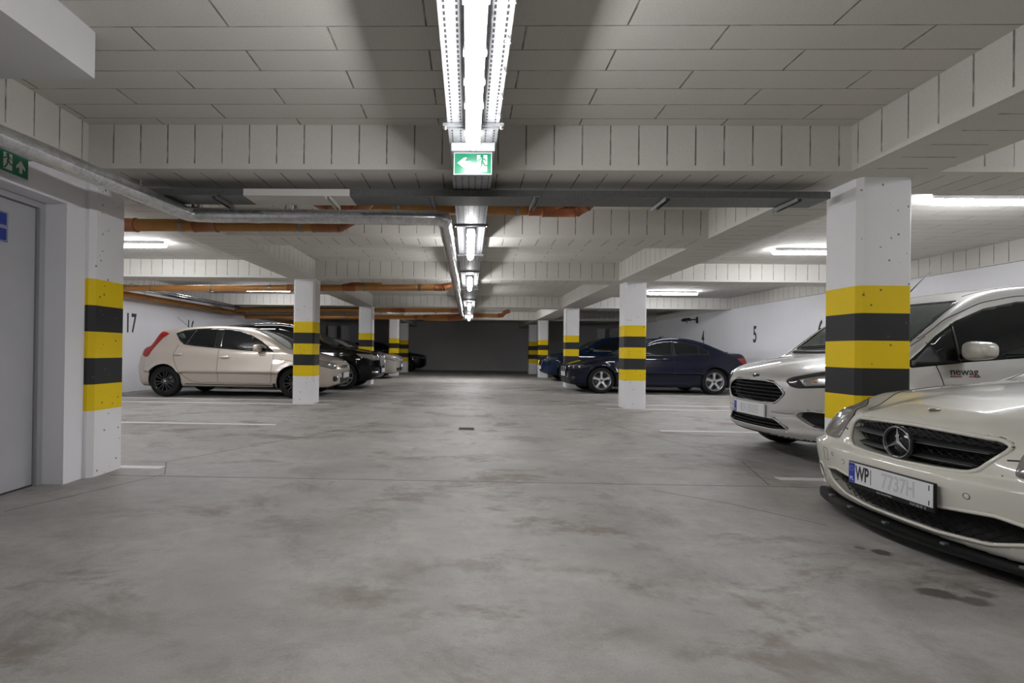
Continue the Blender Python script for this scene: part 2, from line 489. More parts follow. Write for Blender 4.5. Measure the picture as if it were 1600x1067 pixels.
# ------------------------------------------------------------------ cable trays
TC = .0125   # centre line of the aisle tray
def u_tray(mb, a, b, w, h, z, axis):
    """u-channel: base and two upturned sides, centred on 0 across"""
    th = .004
    def bx(u0, u1, v0, v1, z0, z1):
        if axis == 'Y': mb.box((v0, u0, z0), (v1, u1, z1))
        else: mb.box((u0, v0, z0), (u1, v1, z1))
    bx(a, b, -w/2, w/2, z, z+th)
    bx(a, b, -w/2, -w/2+th, z+th, z+h)
    bx(a, b, w/2-th, w/2, z+th, z+h)
root = thing('cable_tray', 'long galvanised slotted cable tray running down the middle of the aisle', 'cable tray', (TC, 0, 2.225))
mb = MB(); u_tray(mb, YN+.1, 20.2, .28, .055, 0, 'Y'); mb.build('tray_channel', M_TRAY, root, fixn=False)
for y in (-3.1, -.6, 2.75, 4.92, 6.42, 7.75, 9.9, 11.9, 14.3, 16.6, 18.8):
    m = MB().prism([(y-.02, -.018), (y-.013, -.018), (y-.013, -.008), (y+.013, -.008), (y+.013, -.018), (y+.02, -.018), (y+.02, -.001), (y-.02, -.001)], -.165, .165, 'x')
    m.build('hanger_bar', M_GALV if 2 < y < 3 else M_STRUT, root)  # lit look of the near bar put into a brighter steel
    zt = ZB-2.225 if any(a-.05 < y < b+.05 for a, b in BROW+[(5.74, 6.27)]) else ZC-2.225
    for s in (-1, 1): MB().tube([(s*.152, y, -.03), (s*.152, y, zt)], .005, 8).build('threaded_rod', M_GALV, root)
for y in (1.75, 1.98, 2.2, 2.42, 2.62):
    MB().tube([(.118, y+.02, -.012), (.125, y, -.004), (.142, y+.03, -.012), (.150, y+.05, .02)], .0025, 6).build('cable_tie', M_WHITE, root)

root = thing('cable_tray', 'fine mesh cable tray crossing the aisle behind the first boarded beam', 'cable tray', (0, 3.96, 2.165))
mb = MB(); u_tray(mb, -.92, 2.69, .25, .05, 0, 'X'); mb.build('tray_channel', M_MESH, root, fixn=False)
mb = MB(); u_tray(mb, XL+.12, -1.74, .25, .05, 0, 'X'); mb.build('tray_channel', M_MESH, root, fixn=False)
m = MB(); u_tray(m, -1.74, -.92, .252, .052, -.001, 'X'); o = m.build('painted_tray_section', M_WHITE, root, fixn=False); o['label'] = 'cream painted stretch of the tray'
for x in (-1.96, -1.08, -.30, .50, 1.48, 2.45):
    m = MB().prism([(x-.02, -.03), (x-.014, -.03), (x-.014, -.009), (x+.014, -.009), (x+.014, -.03), (x+.02, -.03), (x+.02, -.003), (x-.02, -.003)], -.15, .16, 'y')
    o = m.build('support_strut', M_WHITE if x == -1.08 else M_STRUT, root)
    MB().tube([(x, .14, -.02), (x, .14, ZB-2.171)], .005, 8).build('threaded_rod', M_STRUT, root)

# ------------------------------------------------------------------ tube lamps
def make_lamp(label, group, mat, L=1.27):
    """damp-proof luminaire, long axis x, hangs from z=0 downward"""
    r = thing('ceiling_tube_lamp', label, 'ceiling lamp', (0, 0, 0), 0, group)
    h = L/2
    m = MB()
    prof = [(-.039, -.045), (-.042, -.04), (-.042, -.025), (-.034, -.004), (.034, -.004), (.042, -.025), (.042, -.04), (.039, -.045)]
    m.prism(prof, -h+.012, h-.012, 'x')
    o = m.build('housing', M_LAMPH, r)
    m = MB()
    n = 10; ring = []
    for k in range(n+1):
        a = PI*k/n
        ring.append((-.038*math.cos(a), -.045-.050*math.sin(a)**.8))
    ends = [(-h, .72), (-h+.012, .93), (-h+.03, 1.), (h-.03, 1.), (h-.012, .93), (h, .72)]
    vs = []; fs = []
    for x, s in ends:
        for (y, z) in ring: vs.append((x, y*s, -.045+(z+.045)*s))
    k = len(ring)
    for i in range(len(ends)-1):
        for j in range(k-1): fs.append((i*k+j, i*k+j+1, (i+1)*k+j+1, (i+1)*k+j))
    m.add(vs, fs, True)
    m.add(vs[:k], [tuple(range(k))]); m.add(vs[-k:], [tuple(range(k))])
    m.build('diffuser', mat, r)
    for x in ((-h+.12, -h+.42, 0, h-.42, h-.12) if L > 1 else ()):
        for s in (-1, 1): MB().box((x-.012, s*.0435-.003, -.05), (x+.012, s*.0435+.003, -.02)).build('clip', M_WHITE, r)
    return r
ZL = 2.206
lamp = make_lamp('bright tube lamp under the cable tray, nearest, above the exit sign', 'tube lamps under the aisle tray', M_TUBE)
lamp.location = (TC, 2.205, ZL); lamp.rotation_euler.z = PI/2
for y, lb in ((-1.4, 'added unseen tube lamp under the cable tray behind the viewpoint'), (5.6, 'second tube lamp under the aisle tray, just past the mesh tray'),  # the one behind the viewpoint is added, unseen, to light the near end
              (8.75, 'third tube lamp along the aisle tray'), (13.1, 'fourth tube lamp along the aisle tray, small')):
    c = copy_tree(lamp); c.location.y = y; c['label'] = lb
far = make_lamp('last and smallest tube lamp at the far end of the aisle tray', 'tube lamps under the aisle tray', M_TUBED, 1.27)
far.location = (TC, 17.6, ZL); far.rotation_euler.z = PI/2
bay = make_lamp('tube lamp on the ceiling at the right edge above the silver van', 'tube lamps above the parking bays', M_TUBES)
bay.location = (5.22, 5.17, ZC)
for x, y, lb in ((5.22, 7.75, 'tube lamp on the ceiling left of the large banded pillar, above the silver van bay'), (5.22, 13.1, 'tube lamp on the ceiling above the dark blue saloon boot'),
                 (5.22, 10.4, 'unseen tube lamp added to the ceiling for fill, above the beam before the dark blue saloon'), (-5.26, 10.4, 'unseen tube lamp added to the ceiling for fill above the beige hatchback, hidden by the beam'),  # both lamps over these bays are added fill, unseen behind the beam
                 (5.22, 2.2, 'tube lamp on the ceiling above the cream white car, out of the frame'),
                 (-5.26, 7.6, 'tube lamp on the ceiling behind the stairwell pillar, under the orange pipe'), (-5.26, 5.1, 'tube lamp on the ceiling hidden behind the stairwell wall'),
                 (-5.33, 13.2, 'tube lamp on the ceiling peeping out left of the banded pillar by the hatchback bonnet')):
    c = copy_tree(bay); c.location = (x, y, ZC); c['label'] = lb
off = make_lamp('unlit tube lamp on the ceiling above the second dark blue car', 'tube lamps above the parking bays', M_TUBEOFF)
off.location = (5.3, 18.4, ZC)

# ------------------------------------------------------------------ exit signs
def arrow(d, c, s):
    """broad arrow polygon pieces pointing along +u rotated by d quarter turns; c centre, s half size"""
    pts = [(-1, .26), (-.05, .26), (-.45, .80), (-.02, .80), (1, 0), (-.02, -.80), (-.45, -.80), (-.05, -.26), (-1, -.26)]
    out = []
    for x, y in pts:
        for _ in range(d): x, y = -y, x
        out.append((c[0]+x*s, c[1]+y*s))
    return out
MAN = [[(-.02, .52), (.14, .52), (.30, .40), (.42, .22), (.36, .16), (.22, .30), (.12, .36), (.16, .08), (.02, -.02), (-.12, .06)],
       [(-.02, .52), (-.20, .44), (-.42, .22), (-.50, .28), (-.52, .22), (-.42, .12), (-.18, .32), (-.08, .38)],
       [(.16, .10), (.34, -.16), (.62, -.16), (.64, -.28), (.28, -.30), (.04, -.04)],
       [(-.12, .08), (-.10, -.20), (-.34, -.62), (-.50, -.62), (-.50, -.74), (-.28, -.74), (.06, -.22), (.04, 0)]]
def sign_graphics(parent, w, h, fr, man_u, arr, flip):
    """front face towards local -y, centre at 0; man_u: centre of the running man's doorway"""
    y = -.0125
    m = MB()
    m.prism([(man_u-.030*fr, -h*.40), (man_u+.030*fr, -h*.40), (man_u+.030*fr, h*.42), (man_u-.030*fr, h*.42)], y, y-.0008, 'y')
    m.build('doorway_symbol', M_SIGNW, parent)
    m = MB(); s = .062*fr*flip
    for poly in MAN: m.prism([(man_u+x*s, yy*.062*fr+.002) for x, yy in poly], y-.0008, y-.0016, 'y')
    m.prism([(man_u-.02*s+.011*fr*math.cos(2*PI*k/14), .043*fr+.010*fr*math.sin(2*PI*k/14)) for k in range(14)], y-.0008, y-.0016, 'y')
    m.build('running_figure_symbol', M_GREEN, parent)
    m = MB(); m.prism(arr, y, y-.0008, 'y'); m.build('arrow_symbol', M_SIGNW, parent)
r = thing('exit_sign', 'green and white exit sign with left arrow hanging below the aisle lamp', 'exit sign', (.0135, 3.02, 2.106))
MB().cbox((-.130, -.035, .068), (.130, .05, .118), .004).build('mounting_box', M_SIGNG, r)
MB().cbox((-.115, -.010, -.066), (.115, .010, .068), .003).build('casing', M_SIGNG, r)
MB().box((-.108, -.0122, -.059), (.108, -.010, .061)).build('panel', M_GREEN, r)
sign_graphics(r, .216, .12, 1., .055, arrow(2, (-.052, .004), .040), 1)
r = thing('exit_sign', 'green exit sign with upward arrow on the wall above the grey door', 'exit sign', (-2.845, 3.03, 2.115), PI/2)
MB().cbox((-.165, -.022, .063), (.165, .03, .12), .004).build('mounting_box', M_SIGNG, r)
MB().cbox((-.145, -.010, -.072), (.145, .010, .064), .003).build('casing', M_SIGNG, r)
MB().box((-.138, -.0122, -.063), (.138, -.010, .061)).build('panel', M_GREEN, r)
sign_graphics(r, .276, .12, 1., -.005, arrow(1, (.085, -.002), .040), 1)
t_ = NT('indicator_green'); t_.set(col=(.1, .6, .1), em=(.2, 1, .1, 1), ems=3.)
MB().cbox((.145, -.0235, .085), (.152, -.021, .092), .001).build('indicator_light', t_.mat, r)

# ------------------------------------------------------------------ foil-lagged pipes
def bend(pts, r=.08, n=6):
    out = [Vector(pts[0])]
    for a, b, c in zip(pts[:-2], pts[1:-1], pts[2:]):
        a, b, c = Vector(a), Vector(b), Vector(c)
        p, q = b+(a-b).normalized()*r, b+(c-b).normalized()*r
        for k in range(n+1):
            t = k/n; out.append(p*(1-t)**2+b*2*t*(1-t)+q*t*t)
    out.append(Vector(pts[-1]))
    return out
def wob(pts, r, step=.12, amt=.05):
    """lagging is never quite round: resample and vary the radius"""
    P = []; R = []
    for a, b in zip(pts[:-1], pts[1:]):
        n = max(1, int((b-a).length/step))
        for k in range(n):
            P.append(a.lerp(b, k/n)); R.append(r*(1+random.uniform(-amt, amt)))
    P.append(pts[-1]); R.append(r)
    return P, R
r = thing('lagged_pipe', 'silver foil-lagged pipe from the upper left corner, turning across and down the aisle', 'pipe', (0, 0, 2.1))
pts = bend([(-2.86, -.8, .0), (-2.335, 4.16, 0), (-.215, 4.22, 0), (-.215, 15.2, 0)], .09)
P, R = wob(pts, .060)
MB().tube(P, R, 18).build('lagging', M_FOIL, r)
m = MB().tube([(-2.30, 4.19, .02), (-2.30, 4.19, .3)], .05, 14)
m.build('riser', M_FOIL, r)
m = MB().tube([(-1.50, 4.20, .03), (-1.50, 4.20, .4)], .055, 14); m.build('riser', M_FOIL, r)
for x, y, h in ((-2.385, 3.60, .10), (-.215, 5.3, .5), (-.215, 7.2, .5), (-.215, 8.6, .5), (-.215, 10.6, .5), (-.215, 12.6, .5), (-.215, 14.3, .5), (-.6, 4.215, .5)):
    MB().tube([(x, y, .0), (x, y, h)], .0055, 8).build('hanger_rod', M_GALV, r)

# ------------------------------------------------------------------ orange drain pipes
def drain(name, label, loc, runs, clamps, sleeves, rad, rods=True, caps=()):
    """runs: point lists (local); clamps: points with axis; sleeves: (p0, p1) wider red-brown fittings"""
    r = thing(name, label, 'drain pipe', loc, 0, 'orange drain pipes under the ceiling')
    for pts in runs: MB().tube(bend(pts, .10, 5) if len(pts) > 2 else pts, rad, 20).build('pipe_run', M_PIPE, r)
    for a, b in sleeves:
        a, b = Vector(a), Vector(b); d = (b-a).normalized(); L = (b-a).length
        k = .012
        m = MB().tube([a, a+d*k, a+d*(k+.002), b-d*(k+.002), b-d*k, b], [rad*1.17, rad*1.17, rad*1.10, rad*1.10, rad*1.17, rad*1.17], 20)
        m.build('fitting', M_PIPE2, r)
    for p, ax in clamps:
        p = Vector(p); a = Vector(ax).normalized()*.016
        MB().tube([p-a*.8, p+a*.8], rad*1.075, 20, False).tube([p-a, p-a*.6], rad*1.11, 20, False).tube([p+a*.6, p+a], rad*1.11, 20, False).build('clamp', M_CLAMP, r)
        if rods: MB().tube([p+Vector((0, 0, rad)), p+Vector((0, 0, ZC-loc[2]))], .005, 8).build('hanger_rod', M_GALV, r)
    return r
X1 = (1, 0, 0)
drain('drain_pipe', 'thick orange drain pipe below the silver pipe, crossing from the stairwell pillar', (0, 4.56, 2.10),
      [[(-5.6, 0, -.005), (-1.22, 0, .02)]], [((-2.63, 0, .012), X1), ((-1.535, 0, .018), X1), ((-4.2, 0, 0), X1)],
      [((-2.52, 0, .012), (-2.30, 0, .014)), ((-1.42, 0, .018), (-1.18, 0, .02)), ((-1.19, 0, .02), (-1.04, 0, .10)), ((-1.05, 0, .09), (-.93, 0, .24)), ((-3.25, .0, .01), (-3.05, .0, .01))], .056)
drain('drain_pipe', 'orange drain pipe behind the aisle tray, with two upturned elbows on its right end', (0, 4.80, 2.343),
      [[(-1.30, 0, .0), (.58, 0, .0)]], [((.45, 0, 0), X1), ((-.72, 0, 0), X1)],
      [((-1.34, 0, 0), (-1.12, 0, 0)), ((.55, 0, 0), (.72, 0, 0)), ((.70, 0, .0), (.86, -.09, .05)), ((.86, -.09, .05), (.93, -.17, .12)), ((.68, 0, -.01), (1.0, 0, -.01)), ((1.0, 0, -.01), (1.09, -.08, .03)), ((1.09, -.08, .03), (1.15, -.17, .12)), ((-1.34, 0, 0), (-1.55, 0, .12))], .055)
drain('drain_pipe', 'long orange drain pipe above the beige hatchback, passing behind the banded pillar', (0, 9.75, 2.20),
      [[(-7.0, 0, -.055), (-.60, 0, .022)], [(-2.2, .02, .03), (-1.75, .25, .14)]],
      [((-6.22, 0, -.045), X1), ((-5.02, 0, -.03), X1), ((-3.87, 0, -.016), X1), ((-2.02, 0, .005), X1), ((-.95, 0, .016), X1)],
      [((-3.52, 0, -.012), (-3.44, 0, -.012)), ((-2.45, 0, .0), (-2.20, 0, .003)), ((-.66, 0, .02), (-.50, 0, .022)), ((-.50, 0, .022), (-.30, .05, .10)), ((-2.42, .0, .01), (-2.12, .06, .08))], .062)
drain('drain_pipe', 'orange drain pipe running along the left wall above the space numbers', (-7.35, 0, 2.13),
      [[(0, 9.9, 0), (0, 22.5, .03)]], [((0, y, 0), (0, 1, 0)) for y in (11.3, 12.7, 14.2, 15.9, 18.2)],
      [((.0, 10.3, .0), (.25, 9.85, .03)), ((0, 17.2, 0), (.16, 17.9, .02)), ((0, 20.6, .03), (.12, 21.2, .03))], .062)
drain('drain_pipe', 'upper orange drain pipe behind the second left pillar, ending beside the tray', (0, 15.45, 2.235),
      [[(-7.2, 0, -.03), (-.30, 0, .03)]], [((x, 0, -.01), X1) for x in (-5.6, -4.15, -2.7, -1.0)],
      [((-2.35, 0, .01), (-1.95, 0, .01)), ((-.55, 0, .025), (-.17, 0, .03))], .075)
drain('drain_pipe', 'lower orange drain pipe behind the second left pillar, meeting the aisle tray', (0, 15.75, 2.055),
      [[(-7.2, .4, -.02), (-1.4, 0, .0)], [(-1.4, .1, .02), (-.25, .1, .05)], [(-1.4, 0, -.04), (-.55, 0, -.04)]],
      [((x, .1, -.008), X1) for x in (-5.2, -3.9, -2.6, -.75)],
      [((-1.7, .02, 0), (-1.32, .02, 0)), ((-.65, 0, -.04), (-.20, 0, .0)), ((-.30, .1, .05), (-.17, .1, .05))], .07)
drain('drain_pipe', 'short orange drain pipe right of the last aisle lamp, ending in an upturned elbow', (0, 15.5, 2.105),
      [[(.20, 0, 0), (1.02, 0, .0)]], [((.68, 0, 0), X1)],
      [((.15, 0, 0), (.42, 0, 0)), ((.9, 0, 0), (1.04, 0, .03)), ((1.02, 0, .02), (1.12, 0, .12)), ((1.11, 0, .11), (1.25, 0, .16))], .06)
r = thing('lagged_pipe', 'pale lagged pipe between two orange pipes behind the second left pillar', 'pipe', (0, 16.2, 2.165))
MB().tube([(-7.2, .1, 0), (-2.2, 0, -.02)], .045, 14).build('lagging', M_WHITE, r)
MB().tube([(-2.2, 0, -.02), (-2.08, 0, -.02)], .055, 14).build('end_sleeve', M_FOIL, r)
r = thing('lagged_pipe', 'silver pipe close under the ceiling along the left wall', 'pipe', (-7.0, 0, 2.225))
MB().tube([(0, 9.9, 0), (0, 15.25, .02)], .05, 14).build('lagging', M_FOIL, r)
MB().tube([(.22, 9.95, .02), (.22, 14.4, .02)], .030, 12).build('lagging', M_FOIL, r)

# ------------------------------------------------------------------ door in the stairwell wall
d = bpy.data.objects.new('door_1', None); COL.objects.link(d); d.location = (-3.06, (DY0+DY1)/2, 0)
d['kind'] = 'structure'; d['label'] = 'grey steel door in the stairwell wall at the left edge'; d['category'] = 'door'
hw = (DY1-DY0)/2
M_DOOR = simple('grey_door_paint', (.40, .40, .42), .42, 0, .04, 4)
M_FRAME = simple('door_frame_paint', (.36, .36, .375), .4)
MB().cbox((-.05, -hw+.055, .012), (-.005, hw-.055, DZ-.05), .003).build('door_leaf', M_DOOR, d)
m = MB()
for s in (-1, 1): m.box((-.06, min(s*hw, s*(hw-.045)), 0), (.02, max(s*hw, s*(hw-.045)), DZ))
m.box((-.06, -hw+.045, DZ-.045), (.02, hw-.045, DZ))
m.build('door_frame', M_FRAME, d)
MB().box((-.052, -hw+.05, .0), (-.007, hw-.05, .011)).build('door_seal', M_CLAMPD, d)
MB().tube([(-.004, -hw+.13, 1.05), (.05, -hw+.13, 1.05), (.05, -hw+.25, 1.05)], .01, 10).cbox((-.006, -hw+.10, .93), (.004, -hw+.16, 1.13), .002).build('door_handle', M_GALV, d)
r = thing('door_sign', 'blue two-panel sign on the grey door at the left edge', 'sign', (-3.062, 3.18, 1.77), PI/2)
for z0, z1 in ((.004, .098), (-.098, -.004)):
    MB().box((-.095, -.003, z0), (.095, -.0, z1)).build('panel', M_BLUE, r)
    m = MB()
    for a, b in (((-.09, z0+.004), (.09, z0+.0065)), ((-.09, z1-.0065), (.09, z1-.004)), ((-.09, z0+.004), (-.0875, z1-.004)), ((.0875, z0+.004), (.09, z1-.004))):
        m.box((a[0], -.0036, a[1]), (b[0], -.003, b[1]))
    m.build('white_outline', M_SIGNW, r)

# ------------------------------------------------------------------ numbers stencilled on the walls
M_NUM = simple('black_stencil_paint', (.03, .03, .035), .7)
def number(body, x, y, z, rz, label, h=.42):
    o = text('wall_number', body, h/.70, M_NUM, None, (x, y, z), (PI/2, 0, rz), 'CENTER', .60, .0008, .012, 0, 1.12)
    return tag(o, label, 'wall number', 'space numbers on the walls')
number('17', WL+.002, 11.20, 1.52, PI/2, 'black number seventeen on the left wall, first digit behind the stairwell pillar')
number('16', WL+.002, 13.65, 1.52, PI/2, 'black number sixteen on the left wall, half hidden by the beige hatchback roof')
number('15', WL+.002, 16.6, 1.52, PI/2, 'black number fifteen on the left wall, above the black estate car')
number('5', WR-.002, 13.42, 1.52, -PI/2, 'black number five on the right wall between saloon and silver van')
number('6', WR-.002, 10.95, 1.52, -PI/2, 'black number six on the right wall, cut off by the large banded pillar')
number('4', WR-.002, 16.35, 1.52, -PI/2, 'black number four on the right wall, showing above the saloon boot')

# ------------------------------------------------------------------ small fittings
r = thing('floor_drain', 'small dark drain grate in the middle of the floor', 'floor drain', (-.01, 6.47, 0))
MB().cbox((-.115, -.115, .0), (.115, .115, .0025), .001).build('frame', M_STRUT, r)
m = MB()
for i in range(7): m.box((-.095, -.09+i*.028, .0025), (.095, -.077+i*.028, .005))
m.build('grate', simple('rusty_iron', (.07, .06, .05), .7, .3, .2, 40), r)
M_BLACKP = simple('black_plastic', (.018, .018, .02), .45)
r = thing('bicycle_mount', 'black wall-mounted bicycle saddle and arm high on the right wall', 'bicycle holder', (WR, 16.75, 2.12))
MB().cbox((-.04, -.035, -.10), (0, .035, .11), .01).build('wall_plate', M_BLACKP, r)
MB().tube([(-.03, 0, .02), (-.20, -.0, .02), (-.26, 0, -.02)], .020, 10).build('arm', M_BLACKP, r)
m = MB().tube([(-.22, 0, .0), (-.28, 0, .03), (-.36, 0, .02), (-.45, 0, .0), (-.53, 0, -.015)], [.03, .055, .045, .06, .02], 12)
m.build('saddle', M_BLACKP, r)
MB().tube([(-.36, 0, .0), (-.33, .03, -.09)], .014, 8).build('peg', M_BLACKP, r)
r = thing('hook_mount', 'small black hook low on the right wall, just above the saloon boot lid', 'hook', (WR, 14.85, 1.02))
MB().cbox((-.02, -.04, -.05), (0, .04, .06), .006).build('wall_plate', M_BLACKP, r)
MB().tube([(-.01, 0, .02), (-.10, 0, .03), (-.16, 0, .02), (-.18, 0, -.03)], .028, 10).build('hook', M_BLACKP, r)
r = thing('ceiling_sensor', 'small dark sensor on a bracket left of the lamp behind the stairwell pillar', 'sensor', (-4.85, 6.4, 2.35))
MB().cbox((-.16, -.03, -.02), (-.02, .03, .03), .01).tube([(-.1, 0, 0), (-.1, 0, ZC-2.35)], .012, 8).build('bracket', M_STRUT, r)
m = MB().lathe([(1e-4, -.05), (.035, -.045), (.055, -.015), (.055, .02), (.03, .045), (1e-4, .05)], 20, 'z', (.06, 0, -.02)); m.tube([(-.03, 0, 0), (.06, 0, 0)], .012, 8)
m.build('head', M_BLACKP, r)
# ------------------------------------------------------------------ car bodies: smooth solids described by profiles, skinned with quads
def crv(pts, n=6):
    """Catmull-Rom through pts; a point given as (x, z, 1) is a sharp corner"""
    P = [np.array(p[:2], float) for p in pts]; S = [len(p) > 2 for p in pts]
    out = [P[0]]
    for i in range(len(P)-1):
        p1, p2 = P[i], P[i+1]
        p0 = P[i-1] if i > 0 and not S[i] else 2*p1-p2
        p3 = P[i+2] if i+2 < len(P) and not S[i+1] else 2*p2-p1
        for k in range(1, n+1):
            t = k/n
            out.append(.5*((2*p1)+(-p0+p2)*t+(2*p0-5*p1+4*p2-p3)*t*t+(-p0+3*p1-3*p2+p3)*t**3))
    return np.array(out)

class Field:
    """signed distance to a polygon, tabulated"""
    def __init__(s, poly, h=.02, pad=.35):
        poly = np.array(poly, float)
        s.lo = poly.min(0)-pad; s.h = h
        s.n = np.ceil((poly.max(0)+pad-s.lo)/h).astype(int)+1
        gx = s.lo[0]+h*np.arange(s.n[0]); gy = s.lo[1]+h*np.arange(s.n[1])
        X, Y = np.meshgrid(gx, gy, indexing='ij'); X = X.ravel(); Y = Y.ravel()
        best = np.full(X.shape, 1e9); ins = np.zeros(X.shape, bool)
        for a, b in zip(poly, np.roll(poly, -1, 0)):
            e = b-a; L = e.dot(e)
            if L < 1e-14: continue
            t = np.clip(((X-a[0])*e[0]+(Y-a[1])*e[1])/L, 0, 1)
            best = np.minimum(best, (X-a[0]-t*e[0])**2+(Y-a[1]-t*e[1])**2)
            c = (a[1] > Y) != (b[1] > Y)
            if c.any(): ins ^= c & (X < e[0]*(Y-a[1])/(e[1] if e[1] else 1e-12)+a[0])
        d = np.sqrt(best); d[ins] *= -1
        s.t = d.reshape(s.n)
    def __call__(s, x, y):
        u = np.clip((x-s.lo[0])/s.h, 0, s.n[0]-1.001); v = np.clip((y-s.lo[1])/s.h, 0, s.n[1]-1.001)
        i = u.astype(int); j = v.astype(int); u = u-i; v = v-j
        t = s.t
        return (t[i, j]*(1-u)+t[i+1, j]*u)*(1-v)+(t[i, j+1]*(1-u)+t[i+1, j+1]*u)*v

def smin(a, b, k):
    h = np.clip(.5+.5*(b-a)/k, 0, 1); return b*(1-h)+a*h-k*h*(1-h)
def smax(a, b, k): return -smin(-a, -b, k)
def sstep(x, a, b):
    t = np.clip((x-a)/(b-a), 0, 1); return t*t*(3-2*t)

class Car:
    def __init__(s, name, label, loc, rz, paint, L, W, axles, tyre, side, gh, plan, sect, h=.025, crown=.05, k=.05, kg=.035,
                 inset=.06, tumble=.30, zb=.9, archR=None, wind=(.10, .05), cuts=(), under=.24, black=None, roofc=.06, extra=None, category='car', flare=.012):
        s.root = thing(name, label, category, loc, rz)
        s.L, s.W, s.axles, s.tyre, s.paint = L, W, axles, tyre, paint
        s.crown, s.k, s.kg, s.inset, s.tumble, s.zb, s.wind, s.roofc, s.flare = crown, k, kg, inset, tumble, zb, wind, roofc, flare
        s.archR = archR or tyre+.045
        sp = crv(side, 10); sp = np.vstack([sp, [[sp[-1][0]-.08, under-.03], [L*.5, under-.04], [sp[0][0]+.08, under-.03]]])
        s.S = Field(sp)
        g = crv(gh, 12); g = np.vstack([g, [[g[-1][0], .55], [g[0][0], .55]]])
        s.G = Field(g)
        p = crv(plan, 10); s.P = Field(np.vstack([p, [[a, -b] for a, b in p[::-1]]]))
        q = crv(sect, 20); s.qz = q[:, 1]; s.qy = W/2-q[:, 0]
        s.mid = (g[0][0]+g[-1][0])/2; s.glen = (g[-1][0]-g[0][0])/2
        s.cuts = cuts; s.extra = extra; s.black = black; s.under = under
        s.mesh(h)
    def f(s, x, y, z):
        ay = np.abs(y)
        dp = s.P(x, y)
        ins = np.interp(z, s.qz, s.qy)
        zz = z+s.crown*y*y*sstep(z, .4, .6)
        low = smax(s.S(x, zz), dp+ins, s.k)
        t = np.clip((x-s.mid)/s.glen, -1, 1)
        xx = x-np.where(t < 0, s.wind[0]*-t, -s.wind[1]*t)*y*y*1.6
        g = smax(s.G(xx, z+s.roofc*y*y), (dp+s.inset+s.tumble*(z-s.zb)+.10*np.clip(z-s.zb, 0, 1)**2)*.94, .06)
        d = smin(low, g, s.kg)
        for ax in s.axles:
            r = np.hypot(x-ax, z-s.tyre)
            if s.flare: d = d-s.flare*np.exp(-((r-s.archR)/.05)**2)*sstep(ay, s.W/2-.25, s.W/2-.1)*sstep(z, s.zb+.1, s.zb-.15)
            d = np.maximum(d, -np.maximum(r-s.archR, s.W/2-.30-ay))
        if s.extra: d = s.extra(s, d, x, y, z)
        for c in s.cuts: d = np.maximum(d, -c(x, y, z))
        return d
    def F(s, p): return s.f(p[:, 0], p[:, 1], p[:, 2])
    def grad(s, p, e=.004):
        g = np.empty_like(p)
        for i in range(3):
            q = p.copy(); q[:, i] += e; r = p.copy(); r[:, i] -= e
            g[:, i] = (s.F(q)-s.F(r))/(2*e)
        return g
    def mesh(s, h):
        zmax = 2.0
        ny = int((s.W/2+.12)/h)+1
        xs = np.arange(-.12, s.L+.12, h); ys = (np.arange(-ny, ny)+.5)*h; zs = np.arange(.0, zmax, h)
        yh = ys[ny:]
        X, Y, Z = np.meshgrid(xs, yh, zs, indexing='ij')
        V = s.f(X.ravel(), Y.ravel(), Z.ravel()).reshape(X.shape)
        V = np.concatenate([V[:, ::-1], V], 1)
        ins = V < 0
        nx, nY, nz = V.shape
        c = [(i, j, k) for i in (0, 1) for j in (0, 1) for k in (0, 1)]
        sl = lambda A, o: A[o[0]:nx-1+o[0], o[1]:nY-1+o[1], o[2]:nz-1+o[2]]
        cnt = sum(sl(ins, o).astype(np.int8) for o in c)
        act = (cnt > 0) & (cnt < 8)
        idx = -np.ones(act.shape, int); A = np.argwhere(act); idx[act] = np.arange(len(A))
        acc = np.zeros((len(A), 3)); num = np.zeros(len(A))
        for a in c:
            for ax in range(3):
                if a[ax]: continue
                b = list(a); b[ax] = 1
                va = V[A[:, 0]+a[0], A[:, 1]+a[1], A[:, 2]+a[2]]; vb = V[A[:, 0]+b[0], A[:, 1]+b[1], A[:, 2]+b[2]]
                m = (va < 0) != (vb < 0)
                t = np.where(m, va/np.where(m, va-vb, 1), 0)
                p = np.tile(np.array(a, float), (len(A), 1)); p[:, ax] += t
                acc[m] += p[m]; num[m] += 1
        P = (acc/num[:, None]+A)*h+np.array([xs[0], ys[0], zs[0]])
        quads = []
        for ax in range(3):
            o = [0, 0, 0]; o[ax] = 1
            u, v = [(1, 2), (2, 0), (0, 1)][ax]
            i0 = ins[:nx-o[0], :nY-o[1], :nz-o[2]]; i1 = ins[o[0]:, o[1]:, o[2]:]
            E = np.argwhere(i0 != i1)
            E = E[(E[:, u] > 0) & (E[:, v] > 0)]
            lim = np.array(idx.shape); E = E[(E < lim).all(1)]
            du = np.zeros(3, int); du[u] = 1; dv = np.zeros(3, int); dv[v] = 1
            g = lambda Q: idx[Q[:, 0], Q[:, 1], Q[:, 2]]
            q = np.stack([g(E-du-dv), g(E-dv), g(E), g(E-du)], 1)
            flip = ~i0[E[:, 0], E[:, 1], E[:, 2]]
            q[flip] = q[flip][:, ::-1]
            quads.append(q[(q >= 0).all(1)])
        Q = np.vstack(quads)
        for it in range(3):
            g = s.grad(P); n2 = np.maximum((g*g).sum(1), .3)
            st = -(s.F(P)/n2)[:, None]*g
            ln = np.linalg.norm(st, axis=1); st *= np.minimum(1, .6*h/np.maximum(ln, 1e-9))[:, None]
            P = P+st
        # relax vertices along the surface for even quads
        N = s.grad(P); N /= np.maximum(np.linalg.norm(N, axis=1), 1e-6)[:, None]
        me = bpy.data.meshes.new('car_body')
        me.vertices.add(len(P)); me.vertices.foreach_set('co', P.ravel())
        me.loops.add(Q.size); me.loops.foreach_set('vertex_index', Q.ravel())
